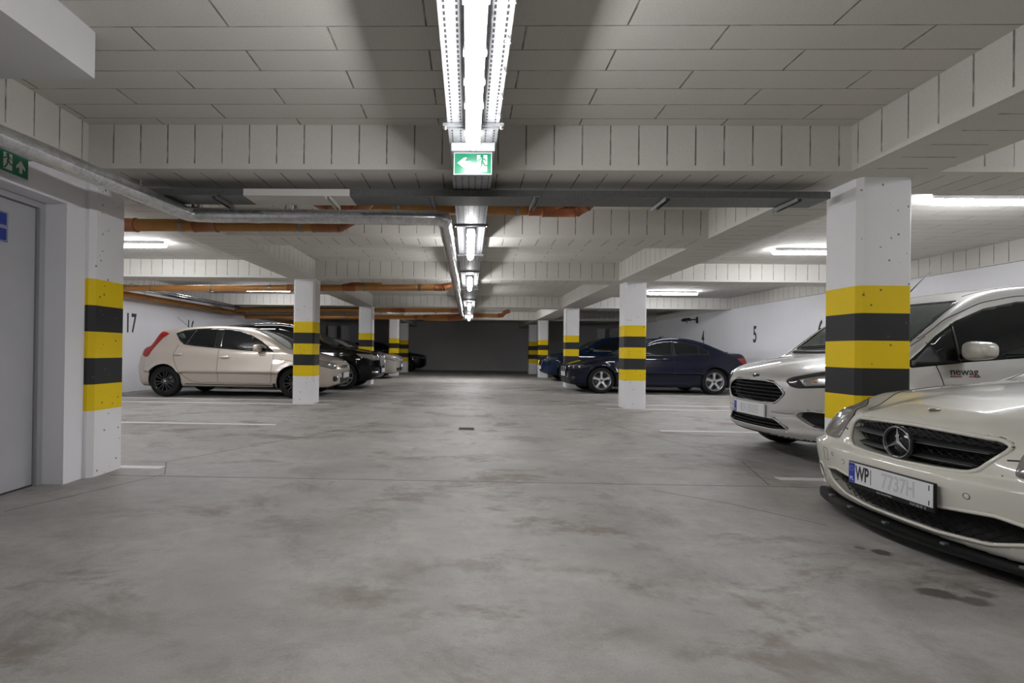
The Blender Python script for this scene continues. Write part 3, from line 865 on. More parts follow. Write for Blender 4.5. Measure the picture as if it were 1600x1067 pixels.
        me.polygons.add(len(Q)); me.polygons.foreach_set('loop_start', np.arange(0, Q.size, 4)); me.polygons.foreach_set('loop_total', np.full(len(Q), 4))
        me.polygons.foreach_set('use_smooth', np.ones(len(Q), bool))
        me.materials.append(s.paint); me.materials.append(M_UNDER)
        C = P[Q].mean(1); NN = N[Q].mean(1); NN /= np.maximum(np.linalg.norm(NN, axis=1), 1e-6)[:, None]
        dark = (NN[:, 2] < -.75) & (C[:, 2] < s.under+.10)
        for ax in s.axles:
            r = np.hypot(C[:, 0]-ax, C[:, 2]-s.tyre)
            rad = -(NN[:, 0]*(C[:, 0]-ax)+NN[:, 2]*(C[:, 2]-s.tyre))/np.maximum(r, 1e-6)
            dark |= (r < s.archR+.02) & (rad > .8)
            dark |= (r < s.archR+.01) & (np.abs(C[:, 1]) < s.W/2-.2)
        if s.black is not None: dark |= s.black(C, NN)
        me.polygons.foreach_set('material_index', dark.astype(np.int32))
        me.update(calc_edges=True); me.validate()
        me.normals_split_custom_set_from_vertices([tuple(n) for n in N])
        o = bpy.data.objects.new('car_body', me); link(o, s.root)
        s.body = o
    # ---- things laid on the body
    def trace(s, P, d, solid=False):
        if solid:
            keep, s.cuts = s.cuts, ()
            r = s.trace(P, d); s.cuts = keep
            return r
        return s._trace(P, d)
    def _trace(s, P, d):
        """first hit of rays through points P along unit d"""
        d = np.array(d, float); d /= np.linalg.norm(d)
        o = P-d*((P@d)[:, None])-d*4.0+0*P
        base = np.array([s.L/2, 0, .7])@d
        t = np.full(len(P), base+4.0-3.2)
        hit = np.zeros(len(P), bool)
        for _ in range(90):
            q = o+d*t[:, None]; f = s.F(q)
            t = np.where(np.abs(f) < 2e-4, t, t+f*.7)
        q = o+d*t[:, None]
        ok = np.abs(s.F(q)) < 4e-3
        return q, ok
    def patch(s, name, poly, d, mat, off=.003, thick=.008, step=.035, rnd=0, mirror=False, parent=None, label=None, lift=None, solid=False):
        """a skin-deep panel cut along poly (3d points near the surface), seen along d"""
        d = np.array(d, float); d /= np.linalg.norm(d)
        e1 = np.cross(d, (0, 0, 1)) if abs(d[2]) < .9 else np.array((0, 1., 0)); e1 /= np.linalg.norm(e1); e2 = np.cross(e1, d)
        p = np.array(poly, float); q = np.stack([p@e1, p@e2], 1)
        dense = []
        bs = step*.6
        for a, b in zip(q, np.roll(q, -1, 0)):
            n = max(1, int(np.linalg.norm(b-a)/bs))
            for k in range(n): dense.append(a+(b-a)*k/n)
        q = np.array(dense)
        for _ in range(rnd): q = (np.roll(q, 1, 0)+2*q+np.roll(q, -1, 0))/4
        nb = len(q)
        lo, hi = q.min(0), q.max(0)
        gx, gy = np.meshgrid(np.arange(lo[0]+step*.5, hi[0], step), np.arange(lo[1]+step*.5, hi[1], step))
        G = np.stack([gx.ravel(), gy.ravel()], 1)
        ins = np.zeros(len(G), bool); dist = np.full(len(G), 9.)
        for a, b in zip(q, np.roll(q, -1, 0)):
            e = b-a; Ln = e@e
            t = np.clip(((G-a)@e)/max(Ln, 1e-12), 0, 1)
            dist = np.minimum(dist, np.linalg.norm(G-a-t[:, None]*e, axis=1))
            c = (a[1] > G[:, 1]) != (b[1] > G[:, 1])
            ins ^= c & (G[:, 0] < e[0]*(G[:, 1]-a[1])/(e[1] if e[1] else 1e-12)+a[0])
        G = G[ins & (dist > step*.4)]
        v2 = [Vector(t) for t in q]+[Vector(t) for t in G]
        vo, _, fo, *_ = delaunay_2d_cdt(v2, [], [list(range(nb))], 1, 1e-6)
        U = np.array([tuple(t) for t in vo])
        P3 = U[:, :1]*e1+U[:, 1:2]*e2
        H, ok = s.trace(P3, d, solid)
        if solid: keep, s.cuts = s.cuts, ()
        N = s.grad(H, .008); N /= np.maximum(np.linalg.norm(N, axis=1), 1e-6)[:, None]
        if solid: s.cuts = keep
        if lift is not None: H = H+N*lift(H)[:, None]
        fs = [tuple(f) for f in fo if ok[list(f)].all()]
        edges = {}
        for f in fs:
            for a, b in zip(f, f[1:]+f[:1]):
                if (b, a) in edges: del edges[(b, a)]
                else: edges[(a, b)] = 1
        O = H+N*off; B = H-N*thick
        res = []
        for sgn in ((1, -1) if mirror else (1,)):
            T = lambda A: [(float(a[0]), float(a[1])*sgn, float(a[2])) for a in A]
            me = bpy.data.meshes.new(name)
            rim = [(b, a, a+len(O), b+len(O)) for a, b in edges]
            me.from_pydata(T(O)+T(B), [], fs+rim)
            bm = bmesh.new(); bm.from_mesh(me)
            bm.faces.ensure_lookup_table()
            # outward = along the body normal
            fl = [f for i, f in enumerate(bm.faces) if i < len(fs) and f.normal.dot(Vector((N[fs[i][0]][0], N[fs[i][0]][1]*sgn, N[fs[i][0]][2]))) < 0]
            if len(fl) > len(fs)/2: bmesh.ops.reverse_faces(bm, faces=list(bm.faces))
            for i, f in enumerate(bm.faces): f.smooth = i < len(fs)
            bmesh.ops.delete(bm, geom=[v for v in bm.verts if not v.link_faces], context='VERTS')
            bm.to_mesh(me); bm.free()
            me.materials.append(mat)
            o = bpy.data.objects.new(name, me); link(o, parent or s.root)
            if label: o['label'] = label
            res.append(o)
        return res[0] if len(res) == 1 else res
    def line(s, name, pts, d, r, mat, off=0., mirror=False, parent=None, closed=False, step=.03, smooth=True, n=6, flat=None):
        """a bead or a shut-line following pts over the surface"""
        p = np.array(pts, float)
        if closed: p = np.vstack([p, p[:1]])
        out = [p[0]]
        for a, b in zip(p[:-1], p[1:]):
            k = max(1, int(np.linalg.norm(b-a)/step))
            for i in range(1, k+1): out.append(a+(b-a)*i/k)
        p = np.array(out)
        if smooth:
            for _ in range(3): p[1:-1] = (p[:-2]+2*p[1:-1]+p[2:])/4
        H, ok = s.trace(p, d)
        N = s.grad(H, .008); N /= np.maximum(np.linalg.norm(N, axis=1), 1e-6)[:, None]
        H = (H+N*off)[ok]
        if len(H) < 2: return None
        res = []
        for sgn in ((1, -1) if mirror else (1,)):
            res.append(MB().tube([(a, b*sgn, c) for a, b, c in H], r, n).build(name, mat, parent or s.root))
        return res[0]
    def recess(s, name, poly, depth, wall_mat, bead_mat, bead=.007, d=(1, 0, 0), mirror=False, rnd=1, grow=0.):
        """clean side walls and a rounded rim for an opening cut through the skin"""
        p = np.array([(0, a, b) for a, b in poly], float)
        c0 = p.mean(0); p = c0+(p-c0)*(1+grow)
        out = []
        for a, b in zip(p, np.roll(p, -1, 0)):
            k = max(1, int(np.linalg.norm(b-a)/.015))
            for i in range(k): out.append(a+(b-a)*i/k)
        p = np.array(out)
        for _ in range(rnd): p = (np.roll(p, 1, 0)+2*p+np.roll(p, -1, 0))/4
        H, ok = s.trace(p, d, True)
        keep, s.cuts = s.cuts, ()
        N = s.grad(H, .008); s.cuts = keep
        N /= np.maximum(np.linalg.norm(N, axis=1), 1e-6)[:, None]
        n = len(H); D = np.array(d, float)
        for sgn in ((1, -1) if mirror else (1,)):
            T = lambda A: [(float(a[0]), float(a[1])*sgn, float(a[2])) for a in A]
            MB().add(T(H-N*.004)+T(H+D*depth), [(i, (i+1) % n, n+(i+1) % n, n+i) for i in range(n)], True).build(name+'_lining', wall_mat, s.root)
            if bead_mat is not None:
                q = T(H-N*bead*.35); MB().tube(q+q[:1], bead, 8, False).build(name+'_rim', bead_mat, s.root)
    def at(s, p, d):
        H, ok = s.trace(np.array([p], float), d); N = s.grad(H, .008)[0]
        return Vector(H[0]), Vector(N).normalized()

# ------------------------------------------------------------------ car materials
def paint(name, col, metal=0., rough=.35, flake=.0, coat=1., spec=.3):
    t = NT(name)
    if flake:
        nz = t.noise(t.obj(), 900, 1, .5)
        c = t.mix(t.mr(nz, .3, .7), tuple(x*(1-flake) for x in col), tuple(min(1, x*(1+flake)) for x in col))
    else: c = col
    return t.set(col=c, metal=metal, rough=rough, coat=coat, coatr=.04, spec=spec)
M_UNDER = simple('underbody_black', (.012, .012, .012), .8)
M_BLACK = simple('black_trim', (.010, .010, .011), .42, spec=.28)
M_GLOSSB = simple('gloss_black_trim', (.008, .008, .009), .18, 0, 0, coat=.5)
M_SEAM = simple('shut_line', (.01, .01, .01), .8)
M_RUBBER = simple('tyre_rubber', (.010, .010, .0105), .8, 0, .25, 60, spec=.3)
M_CHROME = simple('chrome', (.72, .73, .74), .12, 1.)
M_SATIN = simple('satin_metal', (.50, .51, .53), .32, .9)
M_ALLOY = simple('silver_alloy', (.56, .57, .59), .30, .75)
M_BALLOY = simple('black_alloy', (.010, .010, .011), .16, .2, 0, coat=1.)
M_DISC = simple('brake_disc', (.16, .155, .15), .4, .8)
def mat_glass(name, col, rough=.04, coat=1.):
    t = NT(name); return t.set(col=col, rough=rough, spec=.5)
M_GLASS = mat_glass('tinted_car_glass', (.006, .008, .0085))
M_GLASSL = mat_glass('clear_car_glass', (.045, .060, .058))
M_LENS = mat_glass('lamp_lens', (.20, .19, .18), .10)
M_LENSD = mat_glass('dark_lamp_lens', (.03, .03, .032), .08)
M_REFL = simple('lamp_reflector', (.62, .63, .63), .14, .9)
M_RED = mat_glass('tail_lamp_red', (.30, .010, .008), .12)
M_AMBER = mat_glass('amber_lens', (.55, .20, .02), .12)
M_PLATE = simple('number_plate_white', (.66, .67, .68), .35)
M_PLATEB = simple('number_plate_blue', (.010, .035, .36), .35)
M_INK = simple('plate_ink', (.015, .015, .018), .4)
M_FADED = simple('faded_plate_characters', (.50, .505, .515), .4)

def add_wheel(car, x, sgn, tyre=.32, width=.205, rim=.215, style='five', mat=None, face=None):
    """wheel > tyre mesh, with the alloy rim and brake disc as sub-parts; sgn = side in local y"""
    mat = mat or M_ALLOY
    w = width/2; yo = (face if face is not None else car.W/2-.03)-w
    prof = [(rim-.012, -w+.01), (rim+.012, -w), (tyre-.045, -w-.004), (tyre-.016, -w+.008), (tyre-.004, -w+.03), (tyre, -w+.055), (tyre, w-.055), (tyre-.004, w-.03), (tyre-.016, w-.008), (tyre-.045, w+.004), (rim+.012, w), (rim-.012, w-.01)]
    o = MB().lathe(prof, 56, 'y', closed=True).build('wheel', M_RUBBER, car.root, (x, sgn*yo, tyre))
    m = MB()
    S = lambda v: sgn*v
    m.lathe([(rim-.03, S(-w+.01)), (rim-.022, S(w-.03)), (rim-.004, S(w-.006)), (rim+.006, S(w+.001)), (rim+.008, S(w-.006)), (rim-.004, S(w-.02))], 56, 'y')
    n, dbl, wd, tw = {'five': (5, 0, .040, .3), 'multi': (7, .040, .015, .1), 'ten': (10, 0, .016, .0), 'sedan': (9, .03, .014, .0)}[style]
    yf = w-.018
    for i in range(n):
        a0 = 2*PI*i/n+PI/2
        for da in ((-1, 1) if dbl else (0,)):
            c0, r0 = .040, rim-.008
            pts = []
            for r, hw, yy in ((.030, wd*1.25, yf-.016), (.075, wd*.85, yf-.008), (rim*.62, wd*.72, yf-.002), (r0, wd*(1.25 if not dbl else 1.0), yf)):
                pts.append((r, hw, yy))
            vs = []; fs = []
            for r, hw, yy in pts:
                off = da*dbl*(r/rim if dbl else 0)
                for du, dy in ((-hw, -.026), (-hw*.72, 0), (hw*.72, 0), (hw, -.026)):
                    u, v = r, du+off
                    vs.append((u*math.cos(a0)-v*math.sin(a0), S(yy+dy), u*math.sin(a0)+v*math.cos(a0)))
            for k in range(len(pts)-1):
                for j in range(3): fs.append((k*4+j, k*4+j+1, k*4+5+j, k*4+4+j))
            m.add(vs, fs, False)
    m.lathe([(1e-4, S(yf-.002)), (.030, S(yf-.002)), (.034, S(yf-.008)), (.062, S(yf-.016)), (.066, S(yf-.03))], 24, 'y')
    m.build('alloy_rim', mat, o, auto=35)
    MB().lathe([(1e-4, S(-.02)), (rim*.72, S(-.02)), (rim*.72, S(-.045)), (rim*.4, S(-.05))], 32, 'y').lathe([(rim-.03, S(-w+.012)), (1e-4, S(-w+.012))], 32, 'y').build('brake_disc', M_DISC, o)
    b = MB()
    for i in range(5):
        a = 2*PI*i/5+PI/2+.3
        b.lathe([(1e-4, S(yf-.004)), (.006, S(yf-.004)), (.007, S(yf-.02))], 8, 'y', (.047*math.cos(a), 0, .047*math.sin(a)))
    b.lathe([(1e-4, S(yf+.001)), (.024, S(yf)), (.027, S(yf-.006))], 20, 'y')
    b.build('hub_cap', M_SATIN if mat is M_BALLOY else M_BLACK, o)
    return o

def add_plate(car, loc, rot, left, rest, faded=True, frame=True, parent=None, small=()):
    """Polish number plate; local frame: x across, z up, facing -y"""
    e = (M_BLACK if frame else M_PLATE)
    P = MB().cbox((-.267, -.0, -.082 if frame else -.060), (.267, .014, .064), .004).build('number_plate', e, parent or car.root, loc)
    P.rotation_euler = rot
    MB().cbox((-.26, -.003, -.057), (.26, .002, .057), .001).build('plate_face', M_PLATE, P)
    MB().box((-.258, -.0042, -.055), (-.215, -.003, .055)).build('blue_strip', M_PLATEB, P)
    m = MB()
    for k in range(12):
        a = 2*PI*k/12; m.lathe([(1e-4, -.0047), (.0028, -.0047), (.0028, -.004)], 5, 'y', (-.2365+.013*math.cos(a), 0, .024+.013*math.sin(a)))
    m.build('ring_of_stars', simple('star_yellow', (.35, .33, .12), .5), P)
    text('country_letters', 'PL', .030, M_PLATE, P, (-.2365, -.0045, -.034), (PI/2, 0, 0), 'CENTER', .95, .0002, .0006)
    ink = M_FADED if faded else M_INK
    if left: text('plate_characters', left, .112, M_INK, P, (-.164, -.0035, 0), (PI/2, 0, 0), 'CENTER', .53, .0003, .003)
    if rest: text('plate_characters', rest, .112, ink, P, (.065 if left else .02, -.0035, 0), (PI/2, 0, 0), 'CENTER', .66, .0003, .002)
    for body, x, z, sz in small:
        text('frame_lettering', body, sz, M_FADED, P, (x, -.0008, z), (PI/2, 0, 0), 'CENTER', .8, .0002)
    return P

def add_mirror(car, x, y, z, mat, s=(.10, .115, .075), mirror=True):
    """door mirrors: rounded shells on a short arm"""
    for sgn in ((1, -1) if mirror else (1,)):
        bm = bmesh.new(); bmesh.ops.create_uvsphere(bm, u_segments=24, v_segments=14, radius=1)
        for v in bm.verts:
            a, b, c = v.co
            f = lambda t, e: math.copysign(abs(t)**e, t)
            a = f(a, .75); b = f(b, .62); c = f(c, .62)
            if a > .25: a = .25+(a-.25)*.15
            v.co = (a*s[0], (b*s[1])*sgn, c*s[2]*(1-.14*b))
        o = MB().from_bm(bm, True).build('door_mirror', mat, car.root, (x, sgn*y, z))
        MB().tube([(.02, -sgn*(s[1]+.05), -s[2]*.6), (.01, -sgn*s[1]*.5, -s[2]*.55), (.0, 0, -s[2]*.5)], [.026, .024, .02], 10).build('mirror_arm', M_BLACK, o)
        MB().lathe([(1e-4, 0), (.8, 0), (1, -.004)], 28, 'x').build('mirror_glass', M_GLASSL, o)
        g = [c for c in o.children if c.name.startswith('mirror_glass')][0]
        g.scale = (1, s[1]*.86, s[2]*.8); g.location = (s[0]*.37, 0, 0)
def add_handle(car, x, z, mat, mirror=True, L=.10, cup=True):
    for sgn in ((1, -1) if mirror else (1,)):
        p, n = car.at((x, 0, z), (0, -sgn, 0))
        if cup: car.patch('handle_recess', [(x+.075*math.cos(a*PI/8), 0, z+.004+.034*math.sin(a*PI/8)) for a in range(16)], (0, -sgn, 0), M_SEAM if mat is None else car.paint, .0015, .004, .02)
        pts = []
        for t in np.linspace(-1, 1, 9):
            q, n = car.at((x+t*L, 0, z), (0, -sgn, 0))
            pts.append(q+n*(.006+.020*(1-t**4)))
        MB().tube(pts, [.007]+[.0125]*7+[.007], 10).build('door_handle', mat, car.root)
def antenna(car, x, y, L, rake=.7, r=.004):
    q, n = car.at((x, y, 3), (0, 0, -1))
    MB().tube([q-n*.005, q+Vector((.0, 0, .02)), q+Vector((L*rake, 0, L*math.sqrt(1-rake**2)))], [.012, .007, r*.6], 8).build('roof_aerial', M_BLACK, car.root)
def arch_lips(car, mat):
    for x in car.axles:
        r = car.archR+.004
        a0 = math.asin(max(-1, min(1, (car.under+.04-car.tyre)/r)))
        pts = [(x+r*math.cos(a), 0, car.tyre+r*math.sin(a)) for a in np.linspace(a0, PI-a0, 40)]
        for s in (1, -1): car.line('arch_lip', pts, (0, -s, 0), .009, mat, -.004, smooth=False)
def wheels(car, **kw):
    for x in car.axles:
        for s in (1, -1): add_wheel(car, x, s, car.tyre, **kw)
SIDE = (0, 1, 0)      # looking at the y- side
# ------------------------------------------------------------------ beige hatchback
P_BEIGE = paint('beige_metallic', (.50, .445, .385), .35, .38, .10)
c = Car('hatchback_car', 'beige five-door hatchback with black wheels parked behind the second left pillar', (-2.66, 10.98, 0), PI, P_BEIGE, 4.245, 1.775, (.85, 3.50), .315,
    side=[(.14, .24), (.03, .30), (.0, .42), (.015, .56), (.05, .64), (.13, .735), (.34, .84), (.70, .935), (1.05, 1.0), (1.3, 1.0), (2.4, 1.0), (3.6, 1.03), (3.98, 1.03), (4.09, .90), (4.15, .74), (4.235, .60), (4.245, .50), (4.22, .36), (4.14, .27)],
    gh=[(.80, .88), (1.05, 1.00), (1.40, 1.22), (1.75, 1.385), (2.05, 1.455), (2.45, 1.48), (2.95, 1.465), (3.35, 1.425), (3.66, 1.372), (3.74, 1.33), (3.86, 1.14), (4.0, .96)],
    plan=[(0, 0), (.01, .35), (.06, .60), (.20, .76), (.50, .855), (.9, .88), (2.0, .8875), (3.3, .88), (3.8, .845), (4.08, .74), (4.20, .58), (4.24, .35), (4.245, 0)],
    sect=[(.78, .15), (.84, .25), (.865, .33), (.8875, .52), (.8875, .66), (.872, .82), (.845, .93), (.79, 1.03), (.70, 1.12), (.4, 1.4)], inset=.055, tumble=.26, zb=.95, h=.022, archR=.355)
win = [(3.345, 0, 1.295), (3.18, 0, 1.355), (2.95, 0, 1.388), (2.65, 0, 1.408), (2.35, 0, 1.408), (2.05, 0, 1.372), (1.80, 0, 1.29), (1.55, 0, 1.155), (1.36, 0, 1.02), (1.27, 0, .935), (1.55, 0, .942), (2.0, 0, .965), (2.5, 0, 1.0), (2.9, 0, 1.035), (3.14, 0, 1.065), (3.25, 0, 1.15)]
for s in (1, -1):
    c.patch('side_window', win, (0, -s, 0), M_GLASS, .002)
    c.patch('pillar_trim', [(2.50, 0, 1.005), (2.50, 0, 1.405), (2.33, 0, 1.405), (2.33, 0, .99)], (0, -s, 0), M_GLOSSB, .004)
    c.patch('quarter_glass', [(3.30, 0, 1.275), (3.20, 0, 1.305), (3.12, 0, 1.20), (3.20, 0, 1.18)], (0, -s, 0), M_GLASSL, .004, rnd=1)
    c.line('window_bar', [(3.09, 0, 1.07), (3.02, 0, 1.20), (2.93, 0, 1.365)], (0, -s, 0), .011, M_GLOSSB, .002)
    c.line('window_bar', [(1.66, 0, .955), (1.74, 0, 1.23)], (0, -s, 0), .009, M_GLOSSB, .002)
    c.line('shut_line', [(2.40, 0, .99), (2.395, 0, .60), (2.40, 0, .30), (2.9, 0, .305), (3.1, 0, .42), (3.26, 0, .66), (3.33, 0, .85), (3.25, 0, 1.06)], (0, -s, 0), .004, M_SEAM, -.001)
    c.line('shut_line', [(2.40, 0, .30), (1.32, 0, .285), (1.29, 0, .60), (1.27, 0, .93)], (0, -s, 0), .004, M_SEAM, -.001)
    c.line('shut_line', [(1.27, 0, .93), (.95, 0, .90), (.55, 0, .80)], (0, -s, .15), .004, M_SEAM, -.001)
    c.line('sill_edge', [(3.08, 0, .27), (2.2, 0, .262), (1.27, 0, .26)], (0, -s, 0), .010, M_BLACK, -.002)
    c.patch('tail_lamp', [(3.49, .74*s, 1.285), (3.60, .75*s, 1.20), (3.74, .77*s, 1.02), (3.84, .78*s, .815), (3.90, .78*s, .80), (3.99, .70*s, .84), (3.97, .70*s, 1.0), (3.80, .70*s, 1.22), (3.64, .70*s, 1.325), (3.56, .70*s, 1.32)], (-.45, -s, 0), M_RED, .006, rnd=1)
    c.patch('headlight', [(.10, .5*s, .70), (.08, .66*s, .715), (.20, .80*s, .77), (.52, .88*s, .83), (.50, .90*s, .77), (.30, .86*s, .665), (.10, .72*s, .60), (.06, .58*s, .60)], (1, -.75*s, -.1), M_LENS, .004, rnd=2)
    c.patch('fog_lamp', [(.04, .52*s, .44), (.06, .68*s, .46), (.07, .68*s, .35), (.05, .54*s, .34)], (1, -.4*s, 0), M_LENSD, .003, rnd=2)
    c.patch('side_repeater', [(1.06, 0, .79), (1.14, 0, .79), (1.14, 0, .765), (1.06, 0, .765)], (0, -s, 0), M_AMBER, .004, .004, .02)
    c.patch('mud_flap', [(1.17, 0, .30), (1.28, 0, .30), (1.28, 0, .23), (1.19, 0, .21)], (0, -s, 0), M_BLACK, .004)
    for hx, hy, hr in ((.15, .62, .055), (.22, .74, .045)):
        c.patch('lamp_reflector', [(.1, (hy+hr*math.cos(a*PI/6))*s, .69+hr*math.sin(a*PI/6)) for a in range(12)], (1, -.35*s, 0), M_REFL, .006, .002, .02)
c.patch('windscreen', [(1.1, -.60, 1.0), (1.1, .60, 1.0), (1.6, .565, 1.18), (1.9, .52, 1.405), (1.9, -.52, 1.405), (1.6, -.565, 1.18)], (1, 0, -.15), M_GLASSL, .002, rnd=1)
c.patch('rear_window', [(4, -.52, 1.32), (4, .52, 1.32), (4, .58, 1.12), (4, -.58, 1.12)], (-1, 0, 0), M_GLASS, .002, rnd=2)
c.patch('grille', [(.02, -.36, .665), (.02, .36, .665), (.02, .26, .60), (.02, -.26, .60)], (1, 0, 0), M_BLACK, .003, rnd=1)
c.line('grille_bar', [(.0, -.34, .652), (0, -.12, .642), (0, 0, .622), (0, .12, .642), (0, .34, .652)], (1, 0, 0), .008, M_CHROME, .006)
c.patch('lower_intake', [(.02, -.40, .42), (.02, .40, .42), (.02, .34, .30), (.02, -.34, .30)], (1, 0, 0), M_BLACK, .003, rnd=1)
q, n = c.at((0, 0, .46), (1, 0, 0)); add_plate(c, (q.x-.012, 0, .455), (0, 0, -PI/2), '', '', True)
add_mirror(c, 1.58, .955, 1.01, P_BEIGE, (.10, .105, .075))
add_handle(c, 3.22, .855, P_BEIGE); add_handle(c, 2.25, .81, P_BEIGE)
for x in (.85, 3.5):
    for s in (1, -1): add_wheel(c, x, s, .315, .2, .205, 'multi', M_BALLOY)
antenna(c, 3.45, 0, .40, .75)
arch_lips(c, P_BEIGE)
# ------------------------------------------------------------------ dark blue saloon
P_BLUE = paint('midnight_blue_metallic', (.007, .009, .021), 0., .5, .25, .65, .0)
b = Car('saloon_car', 'dark blue four-door saloon with silver five-spoke wheels behind the second right pillar', (2.50, 13.42, 0), .035, P_BLUE, 4.624, 1.811, (.776, 3.586), .325,
    side=[(.20, .19), (.08, .21), (.02, .30), (.0, .44), (.005, .56), (.03, .66), (.12, .72), (.35, .785), (.8, .875), (1.25, .945), (1.6, .96), (3.4, .99), (3.9, 1.03), (4.25, 1.045), (4.50, 1.025), (4.555, .98), (4.57, .84), (4.60, .70), (4.62, .56), (4.60, .40), (4.52, .27)],
    gh=[(1.10, .85), (1.40, .965), (1.75, 1.14), (2.05, 1.30), (2.35, 1.40), (2.70, 1.429), (3.05, 1.405), (3.40, 1.32), (3.75, 1.185), (4.05, 1.06), (4.3, .95)],
    plan=[(0, 0), (.012, .30), (.06, .55), (.20, .74), (.50, .855), (.9, .895), (2.2, .9055), (3.5, .895), (4.1, .84), (4.42, .74), (4.58, .55), (4.62, .3), (4.624, 0)],
    sect=[(.80, .12), (.85, .20), (.88, .30), (.895, .48), (.9055, .64), (.90, .74), (.875, .86), (.83, .95), (.76, 1.04), (.62, 1.2), (.4, 1.4)], inset=.075, tumble=.36, zb=.95, h=.022, archR=.362, under=.2)
for s in (1, -1):
    c = b
    c.patch('side_window', [(1.52, 0, .975), (1.62, 0, 1.03), (1.85, 0, 1.155), (2.08, 0, 1.255), (2.30, 0, 1.30), (2.53, 0, 1.312), (2.53, 0, .965), (2.1, 0, .955)], (0, -s, 0), M_GLASS, .002)
    c.patch('side_window', [(2.62, 0, 1.312), (2.85, 0, 1.298), (3.10, 0, 1.245), (3.35, 0, 1.155), (3.47, 0, 1.08), (3.46, 0, 1.0), (3.30, 0, .985), (2.62, 0, .968)], (0, -s, 0), M_GLASS, .002)
    c.patch('pillar_trim', [(2.53, 0, .965), (2.53, 0, 1.312), (2.62, 0, 1.312), (2.62, 0, .968)], (0, -s, 0), M_GLOSSB, .003)
    c.line('window_bar', [(3.20, 0, .985), (3.22, 0, 1.19)], (0, -s, 0), .011, M_GLOSSB, .002)
    c.line('shut_line', [(2.575, 0, .96), (2.57, 0, .60), (2.55, 0, .27), (1.45, 0, .26), (1.40, 0, .55), (1.45, 0, .85)], (0, -s, 0), .004, M_SEAM, -.001)
    c.line('shut_line', [(2.57, 0, .27), (3.05, 0, .29), (3.22, 0, .52), (3.42, 0, .80), (3.50, 0, 1.0)], (0, -s, 0), .004, M_SEAM, -.001)
    c.line('body_crease', [(.9, 0, .77), (2.0, 0, .79), (3.2, 0, .80), (4.1, 0, .80)], (0, -s, 0), .008, P_BLUE, -.003)
    c.line('window_trim', [(1.50, 0, .962), (2.1, 0, .944), (2.6, 0, .955), (3.3, 0, .972), (3.48, 0, .99)], (0, -s, 0), .008, M_GLOSSB, .001)
    c.patch('tail_lamp', [(4.20, .83*s, .90), (4.36, .79*s, .912), (4.52, .68*s, .90), (4.55, .66*s, .735), (4.42, .78*s, .73), (4.31, .82*s, .80)], (-.55, -s, 0), M_RED, .005, rnd=1)
    c.patch('headlight', [(.04, .42*s, .665), (.03, .44*s, .60), (.12, .68*s, .585), (.34, .83*s, .62), (.58, .90*s, .70), (.50, .86*s, .715), (.25, .74*s, .70)], (1, -.85*s, 0), M_LENSD, .004, rnd=1)
    for hx, hy, hz, rr in ((.13, .66, .643, .034), (.25, .765, .650, .034)):
        c.patch('lamp_reflector', [(hx, (hy+rr*math.cos(a*PI/6))*s, hz+rr*math.sin(a*PI/6)) for a in range(12)], (1, -.85*s, 0), M_REFL, .006, .002, .02)
    c.line('lamp_strip', [(.06, .46*s, .655), (.16, .70*s, .685), (.34, .82*s, .70)], (1, -.85*s, 0), .006, M_REFL, .004)
    c.patch('kidney_grille', [(0, .03*s, .645), (0, .27*s, .635), (0, .29*s, .59), (0, .24*s, .535), (0, .05*s, .53)], (1, 0, 0), M_BLACK, .003, rnd=2)
    c.line('grille_rim', [(0, .03*s, .645), (0, .27*s, .635), (0, .29*s, .59), (0, .24*s, .535), (0, .05*s, .53)], (1, 0, 0), .007, M_SATIN, .004, closed=True)
    c.patch('fog_lamp', [(.05, .60*s, .40), (.1, .72*s, .41), (.1, .72*s, .33), (.05, .62*s, .32)], (1, -.4*s, 0), M_LENSD, .003, rnd=2)
b.patch('windscreen', [(1.4, -.60, .985), (1.4, .60, .985), (1.8, .56, 1.2), (2.2, .50, 1.335), (2.2, -.50, 1.335), (1.8, -.56, 1.2)], (1, 0, -.15), M_GLASSL, .002, rnd=1)
b.patch('rear_window', [(4, -.48, 1.30), (4, .48, 1.30), (4, .56, 1.09), (4, -.56, 1.09)], (-1, 0, -.3), M_GLASS, .002, rnd=2)
b.patch('lower_intake', [(.02, -.45, .40), (.02, .45, .40), (.02, .40, .27), (.02, -.40, .27)], (1, 0, 0), M_BLACK, .003, rnd=1)
q, n = b.at((0, 0, .45), (1, 0, 0)); add_plate(b, (q.x-.012, 0, .455), (0, 0, -PI/2), '', '', True)
add_mirror(b, 1.70, .985, 1.0, P_BLUE, (.10, .11, .07))
add_handle(b, 2.36, .845, P_BLUE, L=.11); add_handle(b, 3.30, .875, P_BLUE, L=.11)
for x in (.776, 3.586):
    for s in (1, -1): add_wheel(b, x, s, .325, .225, .222, 'five', M_ALLOY)
arch_lips(b, P_BLUE)
q, n = b.at((2.55, .0, 3), (0, 0, -1)); MB().tube([q-n*.01, q+Vector((.05, 0, .02)), q+Vector((.13, 0, .055))], [.03, .018, .004], 10).build('roof_fin', P_BLUE, b.root)
